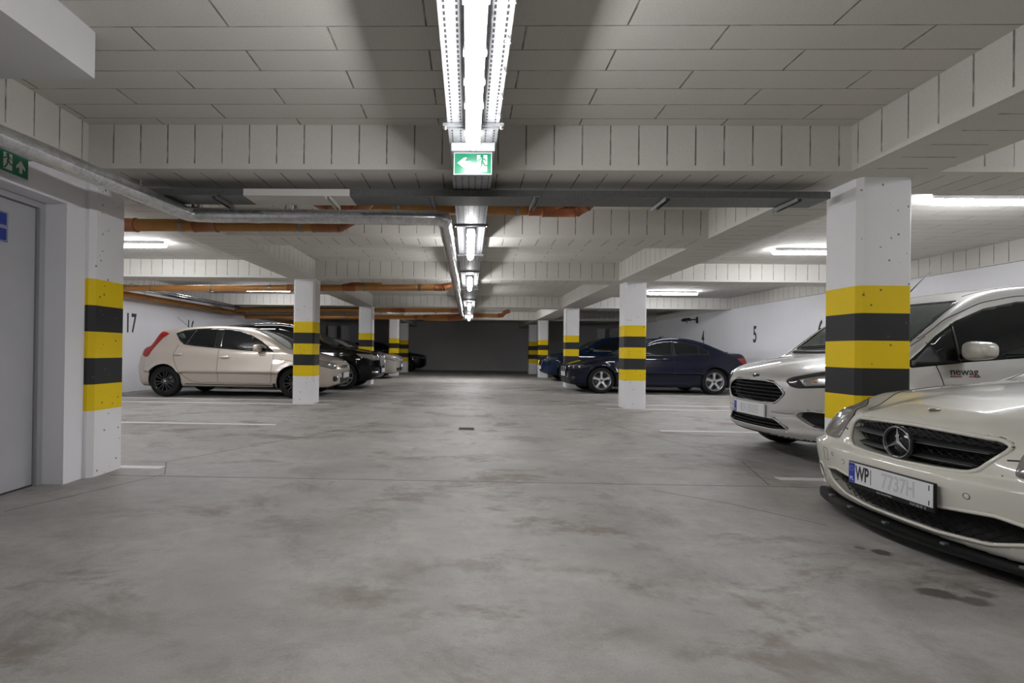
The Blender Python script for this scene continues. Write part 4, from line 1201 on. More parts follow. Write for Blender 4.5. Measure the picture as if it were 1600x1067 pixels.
# ------------------------------------------------------------------ cream white coupe-saloon, nearest on the right
P_CREAM = paint('cream_white', (.60, .585, .515), 0., .38, 0)
MGP = [(-.445, .590), (-.40, .612), (-.2, .622), (0, .626), (.2, .622), (.40, .612), (.445, .590), (.435, .565), (.375, .470), (.335, .450), (.2, .440), (0, .434), (-.2, .440), (-.335, .450), (-.375, .470), (-.435, .565)]
MIP = [(-.60, .262), (-.46, .283), (-.27, .262), (-.2, .255), (.2, .255), (.27, .262), (.46, .283), (.60, .262), (.56, .19), (.42, .140), (.2, .122), (-.2, .122), (-.42, .140), (-.56, .19)]
MG = Field(MGP, .01, .5); MI = Field(MIP, .01, .5)
def mg_cut(x, y, z): return np.maximum(MG(y, z), x-(.150+.42*y*y))
def mi_cut(x, y, z): return np.maximum(MI(y, z), x-(.12+.34*y*y))
def mf_cut(x, y, z):
    u = (np.abs(y)-.735)/.060; v = (z-.225)/.055
    return np.maximum((np.hypot(u, v)-1)*.055, x-.32)
def m_extra(s, d, x, y, z):
    # raised centre of the bonnet that runs into the grille, and a hollow beside it
    ay = np.abs(y)
    ridge = .014*np.exp(-((ay-(.47+.10*x))/.06)**2)*sstep(x, .02, .25)*sstep(1.5, 1.0, .5)*sstep(z, .5, .6)
    d = d-ridge*sstep(x, 1.6, 1.0)
    # bumper shelf under the lamps
    d = d+.050*sstep(z, .405, .455)*sstep(ay, .22, .50)*sstep(x, .62, .36)+.028*sstep(z, .405, .455)*sstep(ay, .5, .22)*sstep(x, .3, .1)
    return d
c = Car('luxury_saloon_car', 'cream white saloon with black grille and round star badge, cut off at the right edge', (2.265, 2.768, 0), .03, P_CREAM, 4.91, 1.873, (.86, 3.714), .325,
    side=[(.14, .075), (.05, .085), (.012, .105), (.002, .15), (.008, .24), (.0, .30), (.0, .36), (.018, .415), (.028, .50), (.038, .58), (.058, .635), (.11, .672), (.26, .715), (.55, .775), (.95, .83), (1.4, .875), (1.65, .89), (3.4, .95), (4.2, .97), (4.65, .95), (4.82, .90), (4.87, .75), (4.91, .55), (4.88, .36), (4.80, .24)],
    gh=[(1.30, .80), (1.60, .91), (2.0, 1.09), (2.4, 1.25), (2.75, 1.325), (3.1, 1.335), (3.5, 1.28), (3.9, 1.16), (4.3, 1.02), (4.6, .90)],
    plan=[(0, 0), (.010, .22), (.048, .44), (.11, .64), (.185, .80), (.275, .89), (.45, .925), (1.0, .9365), (2.4, .9365), (3.7, .925), (4.4, .86), (4.75, .70), (4.88, .45), (4.91, 0)],
    sect=[(.84, .05), (.88, .12), (.915, .25), (.9365, .38), (.935, .46), (.90, .54), (.85, .62), (.80, .70), (.74, .80), (.70, .90), (.6, 1.1), (.4, 1.4)], inset=.10, tumble=.38, zb=.85, h=.0165, crown=.075, k=.045, archR=.365, under=.13,
    cuts=(mg_cut, mi_cut, mf_cut), extra=m_extra, flare=.010)
fx = lambda y: .035+.42*y*y
# grille: mesh in a dark recess, two broad bars and the star
m = MB(); N_ = 24
for i in range(N_):
    y0, y1 = -.45+.9*i/N_, -.45+.9*(i+1)/N_
    m.add([(.105+fx(y0), y0, .42), (.105+fx(y1), y1, .42), (.105+fx(y1), y1, .612-.2*y1*y1), (.105+fx(y0), y0, .612-.2*y0*y0)], [(0, 1, 2, 3)], True)
gb = m.build('grille_backing', M_UNDER, c.root)
m = MB()
def lattice(m, y0, y1, z0, z1, x0, p, r, inside, fx=fx):
    """expanded-metal zigzag wires"""
    k = 0; z = z0
    while z < z1:
        pts = []
        n = int((y1-y0)/p)
        for i in range(n+1):
            y = y0+p*i; zz = z+(p*.33 if (i+k) % 2 else -p*.33)
            if inside(y, zz): pts.append((x0+fx(y), y, zz))
            else:
                if len(pts) > 1: m.tube(pts, r, 4, False, smooth=False)
                pts = []
        if len(pts) > 1: m.tube(pts, r, 4, False, smooth=False)
        z += p*.68; k += 1
lattice(m, -.44, .44, .44, .615, .075, .022, .0028, lambda y, z: MG(np.array([y]), np.array([z]))[0] < -.008)
m.build('grille_mesh', simple('dark_wire', (.045, .045, .047), .4, .3), c.root)
c.recess('grille', MGP, .075, M_BLACK, P_CREAM, .0115, grow=.012)
for zc, wd in ((.550, .405), (.480, .345)):
    m = MB(); vs = []; fs = []; n = 30
    pr = [(.075, .024), (.030, .020), (.012, .008), (.008, -.004), (.016, -.018), (.040, -.026), (.08, -.028)]
    for i in range(n+1):
        y = -wd+2*wd*i/n
        e = min(1, (1-abs(y)/wd)*9+.25)
        for a, b in pr: vs.append((.022+a+fx(y), y, zc+b*.78*e))
    k = len(pr)
    for i in range(n):
        for j in range(k-1): fs.append((i*k+j, i*k+j+1, (i+1)*k+j+1, (i+1)*k+j))
    m.add(vs, fs, True); m.build('grille_bar', M_BLACK, c.root)
    MB().tube([(.030+fx(y), y, zc-.006) for y in np.linspace(-wd+.02, wd-.02, 24)], .0018, 6).build('bar_highlight_strip', M_STRUT, c.root)
st = MB().lathe([(.070, 0), (.070, -.010), (.078, -.016), (.084, -.016), (.088, -.008), (.088, .0)], 48, 'x', (0, 0, 0)).build('star_badge', M_GLOSSB, c.root, (.052, 0, .530))
MB().lathe([(.0785, -.0165), (.0805, -.0190), (.0825, -.0165), (.0805, -.014)], 48, 'x', closed=True).build('badge_ring', M_SATIN, st)
MB().lathe([(1e-4, -.004), (.074, -.004), (.074, .0)], 40, 'x').build('badge_disc', M_GLOSSB, st)
m = MB()
for k in range(3):
    a = PI/2+k*2*PI/3
    ca, sa = math.cos(a), math.sin(a)
    P3 = lambda u, v, x: (x, u*ca-v*sa, u*sa+v*ca)
    m.add([P3(0, -.0115, -.008), P3(0, .0115, -.008), P3(.077, .001, -.012), P3(.077, -.001, -.012), P3(0, 0, -.018), P3(.077, 0, -.014)],
          [(0, 3, 5, 4), (1, 4, 5, 2)])
m.build('badge_star', M_SATIN, st)
# lower intake mesh and splitter
m = MB()
for i in range(N_):
    y0, y1 = -.62+1.24*i/N_, -.62+1.24*(i+1)/N_
    gx = lambda y: .105+.34*y*y
    m.add([(gx(y0), y0, .11), (gx(y1), y1, .11), (gx(y1), y1, .29), (gx(y0), y0, .29)], [(0, 1, 2, 3)], True)
m.build('intake_backing', M_UNDER, c.root)
m = MB(); lattice(m, -.6, .6, .13, .28, .07, .026, .003, lambda y, z: MI(np.array([y]), np.array([z]))[0] < -.002, lambda y: .34*y*y)
m.build('intake_mesh', M_BLACK, c.root)
c.recess('intake', MIP, .07, M_BLACK, P_CREAM, .010, grow=.008)
c.recess('fog_opening', [(.735+.060*math.cos(a*PI/8), .225+.055*math.sin(a*PI/8)) for a in range(16)], .06, M_BLACK, P_CREAM, .007, mirror=True)
m = MB(); vs = []; fs = []; n = 40
pr = [(.16, .030), (.0, .046), (-.052, .062), (-.066, .070), (-.066, .082), (-.05, .088), (.0, .086), (.16, .080)]
for i in range(n+1):
    y = -.80+1.6*i/n; e = 1-.35*max(0, (abs(y)-.62)/.18)
    for a, b in pr: vs.append((.012+(a if a > 0 else a*e)+.36*y*y+.25*max(0, abs(y)-.55)**2, y, b))
k = len(pr)
for i in range(n):
    for j in range(k-1): fs.append((i*k+j, i*k+j+1, (i+1)*k+j+1, (i+1)*k+j))
m.add(vs, fs, False); m.add(vs[:k], [tuple(range(k))]); m.add(vs[-k:], [tuple(range(k))])
lip = m.build('front_splitter', M_BLACK, c.root, auto=50)
for y in (-.55, -.28, .02, .30, .55):
    MB().cbox((-.015+.36*y*y, y-.012, .084), (.012+.36*y*y, y+.012, .098), .003).build('splitter_bracket', M_STRUT, lip)
for s in (1, -1):
    hl = [(.195, .51*s, .620), (.165, .487*s, .55), (.13, .49*s, .462), (.18, .62*s, .452), (.26, .80*s, .462), (.42, .87*s, .545), (.55, .875*s, .63), (.64, .82*s, .705), (.45, .71*s, .695), (.30, .60*s, .662)]
    c.patch('headlight', hl, (1, -.6*s, -.35), M_LENS, .004, .008, .025, rnd=2)
    c.line('headlight_edge', hl, (1, -.6*s, -.35), .004, M_SEAM, .0, closed=True)
    for cx, cy, cz, r in ((.24, .575, .555, .055), (.36, .735, .575, .048)):
        c.patch('lamp_reflector', [(cx, (cy+r*math.cos(a*PI/8))*s, cz+r*1.15*math.sin(a*PI/8)) for a in range(16)], (1, -.6*s, -.35), M_REFL if r < .06 else M_LENSD, .006, .002, .02)
    c.line('bonnet_gap', [(.15, .450*s, .530), (.16, .47*s, .532), (.165, .495*s, .536)], (1, -.3*s, 0), .004, M_SEAM, -.001)
    c.line('bonnet_gap', [(.30, .50*s, .9), (.7, .66*s, .9), (1.1, .72*s, .9), (1.6, .76*s, .9)], (0, 0, -1), .004, M_SEAM, -.001)
    c.line('bumper_joint', [(.135, .46*s, .465), (.15, .46*s, .46)], (1, 0, 0), .003, M_SEAM, -.001)
    MB().lathe([(1e-4, -.014), (.045, -.006), (.052, .01)], 24, 'x', (.23, .735*s, .225)).build('fog_lamp', M_REFL, c.root)
    q, n = c.at((0, .37*s, .345), (1, 0, 0))
    MB().lathe([(1e-4, -.0015), (.0105, -.0015), (.0125, 0)], 20, 'x', tuple(q)).build('parking_sensor', P_CREAM, c.root)
    c.line('sensor_ring', [(0, (.37+.0135*math.cos(a*PI/8))*s, .345+.0135*math.sin(a*PI/8)) for a in range(16)], (1, 0, 0), .0014, M_SEAM, 0, closed=True, smooth=False)
    c.patch('side_window', [(1.75, 0, .93), (2.0, 0, 1.02), (2.4, 0, 1.18), (2.75, 0, 1.245), (3.1, 0, 1.25), (3.5, 0, 1.19), (3.9, 0, 1.06), (4.0, 0, .98), (3.0, 0, .93)], (0, -s, 0), M_GLASS, .002)
    c.line('shut_line', [(1.62, 0, .86), (1.55, 0, .60), (1.60, 0, .25), (2.75, 0, .24), (2.78, 0, .92)], (0, -s, 0), .004, M_SEAM, -.001)
    c.patch('tail_lamp', [(4.45, .80*s, .86), (4.75, .60*s, .88), (4.85, .5*s, .72), (4.6, .78*s, .70)], (-.7, -s, 0), M_RED, .005, rnd=1)
c.line('towing_eye_cover', [(0, .585, .39), (0, .645, .39), (0, .645, .315), (0, .585, .315)], (1, -.3, 0), .0016, M_SEAM, 0, closed=True, smooth=False)
c.line('parking_sensor_ring', [(0, .50+.012*math.cos(a*PI/8), .37+.012*math.sin(a*PI/8)) for a in range(16)], (1, -.2, 0), .0012, M_SEAM, 0, closed=True, smooth=False)
c.patch('windscreen', [(1.7, -.62, .93), (1.7, .62, .93), (2.3, .50, 1.22), (2.3, -.50, 1.22)], (1, 0, -.15), M_GLASSL, .002, rnd=1)
q, n = c.at((.245, 0, 2), (0, 0, -1))
b_ = MB().lathe([(1e-4, .004), (.024, .003), (.028, 0)], 28, 'z').build('bonnet_badge', simple('badge_bronze', (.10, .07, .05), .3, .5), c.root, tuple(q))
b_.rotation_euler = (0, -.16, 0)
MB().lathe([(.026, .001), (.029, .003), (.031, 0)], 28, 'z').build('badge_rim', M_SATIN, b_)
add_plate(c, (-.010, 0, .312), (0, 0, -PI/2), 'WP', '7737H', True, small=(('Auto Serwis Marki', -.02, -.070, .016), ('0-24 200 07 15', .18, -.0705, .018)))
P = [o for o in c.root.children if o.name.startswith('number_plate')][0]
MB().box((-.1065, -.0042, -.042), (-.1035, -.003, .042)).build('plate_mark', M_INK, P)
MB().box((.238, -.0042, .022), (.2425, -.003, .048)).build('plate_mark', M_INK, P)
MB().box((.238, -.0042, -.050), (.2425, -.003, -.026)).build('plate_mark', M_INK, P)
add_mirror(c, 2.2, 1.0, .95, P_CREAM, (.10, .11, .065))
add_handle(c, 2.6, .78, P_CREAM)
for x in (.86, 3.714):
    for s in (1, -1): add_wheel(c, x, s, .325, .235, .225, 'five', M_ALLOY)

arch_lips(c, P_CREAM)
# ------------------------------------------------------------------ silver van behind the large pillar
P_SILV = paint('frost_silver', (.50, .495, .478), .25, .40, .06)
FGP = [(-.47, .645), (-.42, .70), (-.34, .738), (-.2, .748), (.2, .748), (.34, .738), (.42, .70), (.47, .645), (.42, .58), (.36, .548), (.2, .540), (-.2, .540), (-.36, .548), (-.42, .58)]
FIP = [(-.36, .405), (.36, .405), (.50, .318), (.36, .305), (-.36, .305), (-.50, .318)]
FG = Field(FGP, .01, .5); FI = Field(FIP, .01, .5)
def fg_cut(x, y, z): return np.maximum(FG(y, z), x-(.10+.30*y*y))
def fi_cut(x, y, z): return np.maximum(FI(y, z), x-(.09+.30*y*y))
FFP = [(.545, .455), (.585, .495), (.66, .508), (.845, .50), (.865, .42), (.845, .362), (.73, .350), (.66, .372)]
FF = Field(FFP, .01, .5)
def ff_cut(x, y, z): return np.maximum(FF(np.abs(y), z), np.maximum(x-.42, -np.abs(y)+.5))
def f_extra(s, d, x, y, z):
    ay = np.abs(y)
    d = d-.012*np.exp(-((ay-(.40+.20*x))/.05)**2)*sstep(x, .10, .3)*sstep(1.3, .9, .4)*sstep(z, .74, .82)*sstep(x, 1.1, .8)
    d = d-.016*np.exp(-((z-.30)/.035)**2)*sstep(x, .6, .3)
    d = d+.010*np.exp(-((z-.455)/.03)**2)*sstep(x, .35, .2)*sstep(ay, .36, .45)
    return d
c = Car('van_car', 'silver white small van with dark lettering on its door, behind the large banded pillar', (2.785, 5.10, 0), 0.0, P_SILV, 4.157, 1.764, (.80, 3.289), .315,
    side=[(.16, .225), (.06, .235), (.012, .27), (.0, .34), (.012, .44), (.018, .52), (.02, .60), (.04, .72), (.09, .80), (.20, .865), (.42, .935), (.70, .99), (.95, 1.02), (1.2, 1.02), (3.9, 1.04), (4.08, 1.02), (4.13, .8), (4.157, .55), (4.14, .36), (4.08, .25)],
    gh=[(.56, .88), (.80, 1.0), (1.0, 1.145), (1.20, 1.31), (1.40, 1.455), (1.6, 1.56), (1.85, 1.62), (2.3, 1.655), (3.1, 1.665), (3.75, 1.63), (3.95, 1.56), (4.06, 1.3), (4.12, .95)],
    plan=[(0, 0), (.01, .22), (.05, .42), (.12, .58), (.24, .74), (.42, .835), (.70, .87), (1.1, .882), (2.2, .882), (3.6, .875), (4.0, .82), (4.12, .70), (4.15, .45), (4.157, 0)],
    sect=[(.80, .18), (.84, .25), (.865, .34), (.882, .50), (.882, .70), (.866, .82), (.845, .92), (.80, 1.04), (.72, 1.2), (.5, 1.5), (.4, 1.7)], inset=.038, tumble=.20, zb=.95, h=.02, crown=.07, k=.05, kg=.03, archR=.36, under=.26,
    cuts=(fg_cut, fi_cut, ff_cut), extra=f_extra, wind=(.14, .03), roofc=.07)
gx = lambda y: .30*y*y
m = MB()
for i in range(N_):
    y0, y1 = -.5+1.0*i/N_, -.5+1.0*(i+1)/N_
    m.add([(.098+gx(y0), y0, .52), (.098+gx(y1), y1, .52), (.098+gx(y1), y1, .76), (.098+gx(y0), y0, .76)], [(0, 1, 2, 3)], True)
    m.add([(.088+gx(y0), y0, .29), (.088+gx(y1), y1, .29), (.088+gx(y1), y1, .42), (.088+gx(y0), y0, .42)], [(0, 1, 2, 3)], True)
m.build('grille_backing', M_UNDER, c.root)
def slat(zc, wd, x0, hh, mat, name='grille_slat'):
    m = MB(); vs = []; fs = []; n = 24
    for i in range(n+1):
        y = -wd+2*wd*i/n
        for a, b in ((.05, hh), (.0, hh*.7), (.0, -hh*.5), (.05, -hh)): vs.append((x0+a+gx(y), y, zc+b))
    for i in range(n):
        for j in range(3): fs.append((i*4+j, i*4+j+1, i*4+j+5, i*4+j+4))
    m.add(vs, fs, False); m.build(name, mat, c.root)
for zc, wd in ((.716, .36), (.684, .42), (.650, .445), (.616, .425), (.582, .39)): slat(zc, wd, .028+.05*(.72-zc)*0, .008, M_BLACK)
for zc, wd in ((.385, .37), (.350, .41), (.322, .45)): slat(zc, wd, .03, .008, M_BLACK, 'intake_slat')
for s in (1, -1):
    c.patch('fog_lamp_bezel', [(0, y*s, z) for y, z in FFP], (1, 0, 0), M_BLACK, -.045, .02, .025, solid=True)
    q, n = c.at((0, .77*s, .42), (1, 0, 0))
    MB().lathe([(1e-4, -.02), (.03, -.015), (.036, .01)], 20, 'x', (q.x-.005, .77*s, .42)).build('fog_lamp', M_REFL, c.root)
    hl = [(.07, .475*s, .765), (.10, .52*s, .795), (.25, .66*s, .842), (.48, .80*s, .895), (.66, .85*s, .915), (.66, .87*s, .86), (.48, .86*s, .775), (.26, .74*s, .718), (.12, .58*s, .700), (.08, .52*s, .715)]
    c.patch('headlight', hl, (1, -.7*s, 0), M_LENSD, .004, .008, .025, rnd=1)
    inn = [(.14, .57*s, .778), (.26, .68*s, .815), (.46, .81*s, .855), (.48, .85*s, .80), (.28, .755*s, .742), (.16, .62*s, .722)]
    c.patch('lamp_reflector', inn, (1, -.7*s, 0), M_REFL, .006, .002, .02, rnd=1)
    c.patch('indicator_lens', [(.21, .652*s, .762), (.235, .672*s, .768), (.24, .68*s, .758), (.215, .658*s, .752)], (1, -.7*s, 0), M_AMBER, .008, .002, .02)
    for (u, y_, z_, r) in ((.30, .72, .785, .030), (.40, .79, .815, .026)):
        c.patch('lamp_bowl', [(u+.0*r, (y_+r*.8*math.cos(a*PI/6))*s, z_+r*math.sin(a*PI/6)) for a in range(12)], (1, -.7*s, 0), M_LENS, .008, .002, .02)
    dw = [(.97, 0, 1.05), (1.10, 0, 1.165), (1.29, 0, 1.295), (1.55, 0, 1.405), (1.84, 0, 1.468), (2.10, 0, 1.485), (2.32, 0, 1.485), (2.32, 0, 1.03), (1.77, 0, .99), (1.25, 0, .945), (.86, 0, .905), (.82, 0, .93)]
    c.patch('side_window', dw, (0, -s, 0), M_GLASS, .002)
    c.patch('side_window', [(2.42, 0, 1.485), (3.1, 0, 1.48), (3.1, 0, 1.06), (2.42, 0, 1.035)], (0, -s, 0), M_GLASS, .002, rnd=1)
    c.patch('side_window', [(3.2, 0, 1.475), (3.7, 0, 1.45), (3.85, 0, 1.12), (3.2, 0, 1.07)], (0, -s, 0), M_GLASS, .002, rnd=1)
    c.line('window_bar', [(1.255, 0, .95), (1.25, 0, 1.27)], (0, -s, 0), .010, M_GLOSSB, .002)
    c.patch('mirror_base_trim', [(.82, 0, .93), (.97, 0, 1.05), (1.04, 0, 1.11), (1.12, 0, .97), (1.25, 0, .95), (1.25, 0, .94), (.86, 0, .90)], (0, -s, 0), M_BLACK, .004)
    c.line('shut_line', [(1.02, 0, 1.145), (1.045, 0, .97), (1.09, 0, .80), (1.12, 0, .50), (1.12, 0, .34)], (0, -s, 0), .004, M_SEAM, -.001)
    c.line('shut_line', [(2.37, 0, 1.53), (2.37, 0, .36), (1.12, 0, .34)], (0, -s, 0), .004, M_SEAM, -.001)
    c.line('door_frame_gap', [(1.02, 0, 1.145), (1.24, 0, 1.318), (1.54, 0, 1.455), (1.84, 0, 1.515), (2.1, 0, 1.53), (2.37, 0, 1.53)], (0, -s, 0), .004, M_SEAM, -.001)
    c.line('roof_gutter', [(1.55, .55*s, 2), (1.75, .60*s, 2), (2.2, .64*s, 2), (3.6, .64*s, 2)], (0, 0, -1), .006, M_BLACK, -.002)
    c.line('bonnet_gap', [(.55, .66*s, 2), (.85, .74*s, 2), (1.05, .76*s, 2)], (0, 0, -1), .004, M_SEAM, -.001)
    c.line('bumper_joint', [(.02, .34*s, .468), (.08, .45*s, .462), (.16, .6*s, .475), (.4, .84*s, .50)], (1, -.4*s, 0), .003, M_SEAM, -.001)
    c.line('bumper_crease', [(.02, .30*s, .43), (.08, .42*s, .44), (.16, .56*s, .45)], (1, -.4*s, 0), .005, P_SILV, .0)
    c.patch('tail_lamp', [(4.0, .80*s, 1.25), (4.1, .72*s, 1.25), (4.12, .72*s, .85), (4.05, .82*s, .85)], (-1, -s, 0), M_RED, .005, rnd=1)
c.patch('windscreen', [(1, -.70, 1.03), (1, .70, 1.03), (1.2, .68, 1.25), (1.5, .62, 1.475), (1.5, -.62, 1.475), (1.2, -.68, 1.25)], (1, 0, -.2), M_GLASSL, .002, rnd=1)
c.line('windscreen_edge', [(1, -.70, 1.03), (1, .70, 1.03), (1.2, .68, 1.25), (1.5, .62, 1.475), (1.5, -.62, 1.475), (1.2, -.68, 1.25)], (1, 0, -.2), .010, M_GLOSSB, -.002, closed=True)
c.line('cowl', [(.9, -.66, 1.02), (.85, -.3, 1.02), (.85, .3, 1.02), (.9, .66, 1.02)], (1, 0, -.4), .022, M_BLACK, -.004)
c.line('wiper', [(1, .62, 1.05), (1, .2, 1.07), (1, -.1, 1.08)], (1, 0, -.3), .008, M_BLACK, .015)
c.line('wiper', [(1, -.02, 1.05), (1, -.35, 1.07), (1, -.58, 1.09)], (1, 0, -.3), .008, M_BLACK, .015)
q, n = c.at((0, 0, .812), (1, 0, -.3))
b_ = MB().lathe([(1e-4, -.005), (.8, -.004), (1, 0)], 28, 'x').build('bonnet_badge', M_GLOSSB, c.root, tuple(q)); b_.scale = (1, .060, .023); b_.rotation_euler = (0, math.atan2(n.z, -n.x), 0)
add_plate(c, (.008, 0, .462), (0, 0, -PI/2), '', 'KN 8505E', True, frame=False)
c.recess('grille', FGP, .06, M_BLACK, M_SATIN, .007)
c.recess('intake', FIP, .06, M_BLACK, P_SILV, .006)
c.recess('fog_opening', FFP, .05, M_BLACK, P_SILV, .006, mirror=True)
# company lettering on the near door
q, n = c.at((1.62, 0, .945), (0, 1, 0)); tilt = math.asin(max(-1, min(1, n.z)))
def door_text(name, body, x, z, size, mat, sx=1.0, off=.0):
    q, n = c.at((x, 0, z), (0, 1, 0))
    return text(name, body, size, mat, c.root, tuple(q+n*.002), (PI/2-math.asin(n.z), 0, math.atan2(n.x, -n.y)), 'CENTER', sx, .0004, off)
door_text('company_lettering', 'newag', 1.27, .872, .085, M_INK, 1.05, .001)
M_REDP = simple('red_lettering', (.40, .03, .02), .4)
for xa, xb in ((1.155, 1.245), (1.305, 1.395)):
    c.patch('lettering_underline', [(xa, 0, .838), (xb, 0, .838), (xb, 0, .829), (xa, 0, .829)], (0, 1, 0), M_REDP, .002, .002, .02)
add_mirror(c, 1.29, .985, 1.045, simple('mirror_cap_silver', (.55, .54, .50), .35, .1, .1, 30, coat=1.), (.085, .115, .075))
add_handle(c, 2.20, .88, P_SILV)
antenna(c, 1.62, .12, .50, .66)
for x in (.80, 3.289):
    for s in (1, -1): add_wheel(c, x, s, .315, .2, .2, 'sedan', M_ALLOY)

arch_lips(c, P_SILV)
# ------------------------------------------------------------------ cars further down the garage
def hatch(name, label, loc, rz, P, L, W, H, ax, tyre, hood, style, alloy, suv=False, lens=None, grille=None, plate='', box=False, h=.028):
    """generic five-door body; hood = bonnet height at the screen"""
    k = H-hood; r = .34*L if not suv else .36*L
    z0 = .26 if suv else .22
    nz = hood-.22
    side = [(.16, z0), (.04, z0+.05), (.0, .42), (.005, nz-.12), (.03, nz), (.12, nz+.08), (.40, hood-.08), (.80, hood-.02), (1.15, hood+.02), (L-.9, hood+.06), (L-.25, hood+.05), (L-.08, hood-.1), (L, .6), (L-.02, .42), (L-.1, z0+.04)]
    if box: gh = [(.95, hood-.1), (1.2, hood+.03), (1.55, hood+.36*k), (1.95, hood+.76*k), (2.35, H-.03), (2.8, H), (3.5, H-.03), (L-.55, H-.10), (L-.30, H-.22), (L-.12, hood)]
    else: gh = [(1.05, hood-.1), (1.35, hood+.02), (1.75, hood+.42*k), (2.1, hood+.80*k), (2.5, H-.02), (2.85, H), (3.3, H-.06*k), (3.8, hood+.66*k), (L-.42, hood+.25*k), (L-.1, hood-.05)]
    w = W/2
    plan = [(0, 0), (.012, .30), (.05, .52), (.18, w-.16), (.48, w-.05), (.9, w-.01), (L*.5, w), (L-.9, w-.015), (L-.35, w-.09), (L-.07, w-.25), (L-.005, .4), (L, 0)]
    sect = [(w-.11, .12), (w-.05, .25), (w-.02, .36), (w, .55), (w, .72), (w-.02, hood-.12), (w-.06, hood), (w-.12, hood+.12), (w-.25, hood+.3), (.4, 1.5)]
    c = Car(name, label, loc, rz, P, L, W, ax, tyre, side, gh, plan, sect, h=h, inset=.07, tumble=.27, zb=hood, under=z0, archR=tyre+.045, category='car')
    c.nz, c.hood, c.H = nz, hood, H
    xb = L-.55 if box else L-1.15
    for s in (1, -1):
        zt = H-.14
        c.patch('side_window', [(1.5, 0, hood+.05), (1.75, 0, hood+.22*k), (2.05, 0, hood+.52*k), (2.35, 0, zt-.04), (2.55, 0, zt), (2.55, 0, hood+.07)], (0, -s, 0), M_GLASS, .002)
        c.patch('side_window', [(2.64, 0, zt), (3.0, 0, zt), (xb-.25, 0, zt-.08), (xb, 0, hood+.25), (xb-.1, 0, hood+.12), (2.64, 0, hood+.08)], (0, -s, 0), M_GLASS, .002)
        c.line('window_trim', [(1.45, 0, hood+.04), (2.5, 0, hood+.055), (xb-.05, 0, hood+.10)], (0, -s, 0), .008, M_SATIN, .001)
        c.line('shut_line', [(2.6, 0, hood+.05), (2.58, 0, .35), (1.45, 0, .33), (1.42, 0, hood)], (0, -s, 0), .004, M_SEAM, -.001)
        c.patch('headlight', [(.03, .40*s, nz-.02), (.03, .42*s, nz-.11), (.14, (w-.2)*s, nz-.12), (.42, (w-.03)*s, nz-.03), (.52, (w-.03)*s, nz+.05), (.3, (w-.12)*s, nz+.04)], (1, -.8*s, 0), lens or M_LENS, .004, rnd=1)
        for hy, rr in ((w-.32, .035), (w-.20, .032)):
            c.patch('lamp_reflector', [(.12, (hy+rr*math.cos(a*PI/6))*s, nz-.055+rr*math.sin(a*PI/6)) for a in range(12)], (1, -.6*s, 0), M_REFL, .006, .002, .02)
        c.patch('tail_lamp', [(L-.32, (w-.08)*s, hood+.0), (L-.06, (w-.25)*s, hood), (L-.03, (w-.25)*s, hood-.22), (L-.25, (w-.06)*s, hood-.2)], (-.8, -s, 0), M_RED, .005, rnd=1)
    c.patch('windscreen', [(1.3, -.62, hood+.05), (1.3, .62, hood+.05), (1.8, .57, hood+.55*k), (2.1, .50, hood+.85*k), (2.1, -.50, hood+.85*k), (1.8, -.57, hood+.55*k)], (1, 0, -.2), M_GLASSL, .002, rnd=1)
    c.patch('rear_window', [(L, -.50, hood+.75*k), (L, .50, hood+.75*k), (L, .58, hood+.2*k), (L, -.58, hood+.2*k)], (-1, 0, -.2), M_GLASS, .002, rnd=2)
    q, n = c.at((0, 0, .47), (1, 0, 0)); add_plate(c, (q.x-.014, 0, .47), (0, 0, -PI/2), '', plate, True)
    add_mirror(c, 1.62, w+.09, hood+.10, P, (.10, .11, .075))
    add_handle(c, 2.42, hood-.12, P); add_handle(c, 3.45, hood-.10, P)
    for x in ax:
        for s in (1, -1): add_wheel(c, x, s, tyre, .22, tyre-.10, style, alloy)
    arch_lips(c, P)
    return c
P_BLK = paint('black_metallic', (.004, .004, .0045), 0., .5, .2, .65, .0)
v = hatch('estate_car', 'black tall estate car with chrome roof rails between the beige hatchback and the silver saloon', (-2.28, 13.55, 0), PI, P_BLK, 4.688, 1.90, 1.655, (.87, 3.735), .36, 1.08, 'ten', M_ALLOY, True, M_LENS, box=True, plate='')
for s in (1, -1):
    v.line('roof_rail', [(2.2, .60*s, 2), (2.6, .62*s, 2), (3.6, .60*s, 2), (4.0, .57*s, 2)], (0, 0, -1), .013, M_CHROME, .022)
    v.patch('lower_bumper_trim', [(.05, .48*s, .44), (.12, .74*s, .47), (.16, .78*s, .43), (.06, .5*s, .395)], (1, -.4*s, 0), M_CHROME, .006, rnd=1)
    v.line('day_light_strip', [(.05, .46*s, .80), (.2, .70*s, .80)], (1, -.7*s, 0), .008, M_REFL, .006)
gp = [(0, -.36, .88), (0, .36, .88), (0, .34, .60), (0, .26, .565), (0, -.26, .565), (0, -.34, .60)]
v.patch('grille', gp, (1, 0, 0), M_GLOSSB, .004, rnd=2); v.line('grille_rim', gp, (1, 0, 0), .011, M_CHROME, .006, closed=True)
for y in np.linspace(-.28, .28, 9): v.line('grille_slat', [(0, float(y), .86), (0, float(y), .59)], (1, 0, 0), .006, M_SATIN, .006)
v.line('grille_bar', [(0, .33, .87), (0, -.32, .60)], (1, 0, 0), .010, M_CHROME, .010)
v.line('bumper_strip', [(.03, -.55, .335), (.0, 0, .325), (.03, .55, .335)], (1, 0, 0), .010, M_CHROME, .002)
P_SAND = paint('sand_silver_metallic', (.33, .315, .285), .4, .36, .10)
o_ = hatch('liftback_car', 'sandy silver saloon parked beyond the black estate car, only its nose showing', (-2.42, 18.45, 0), PI, P_SAND, 4.659, 1.814, 1.46, (.90, 3.58), .32, .96, 'sedan', M_ALLOY, False, M_LENS, plate='')
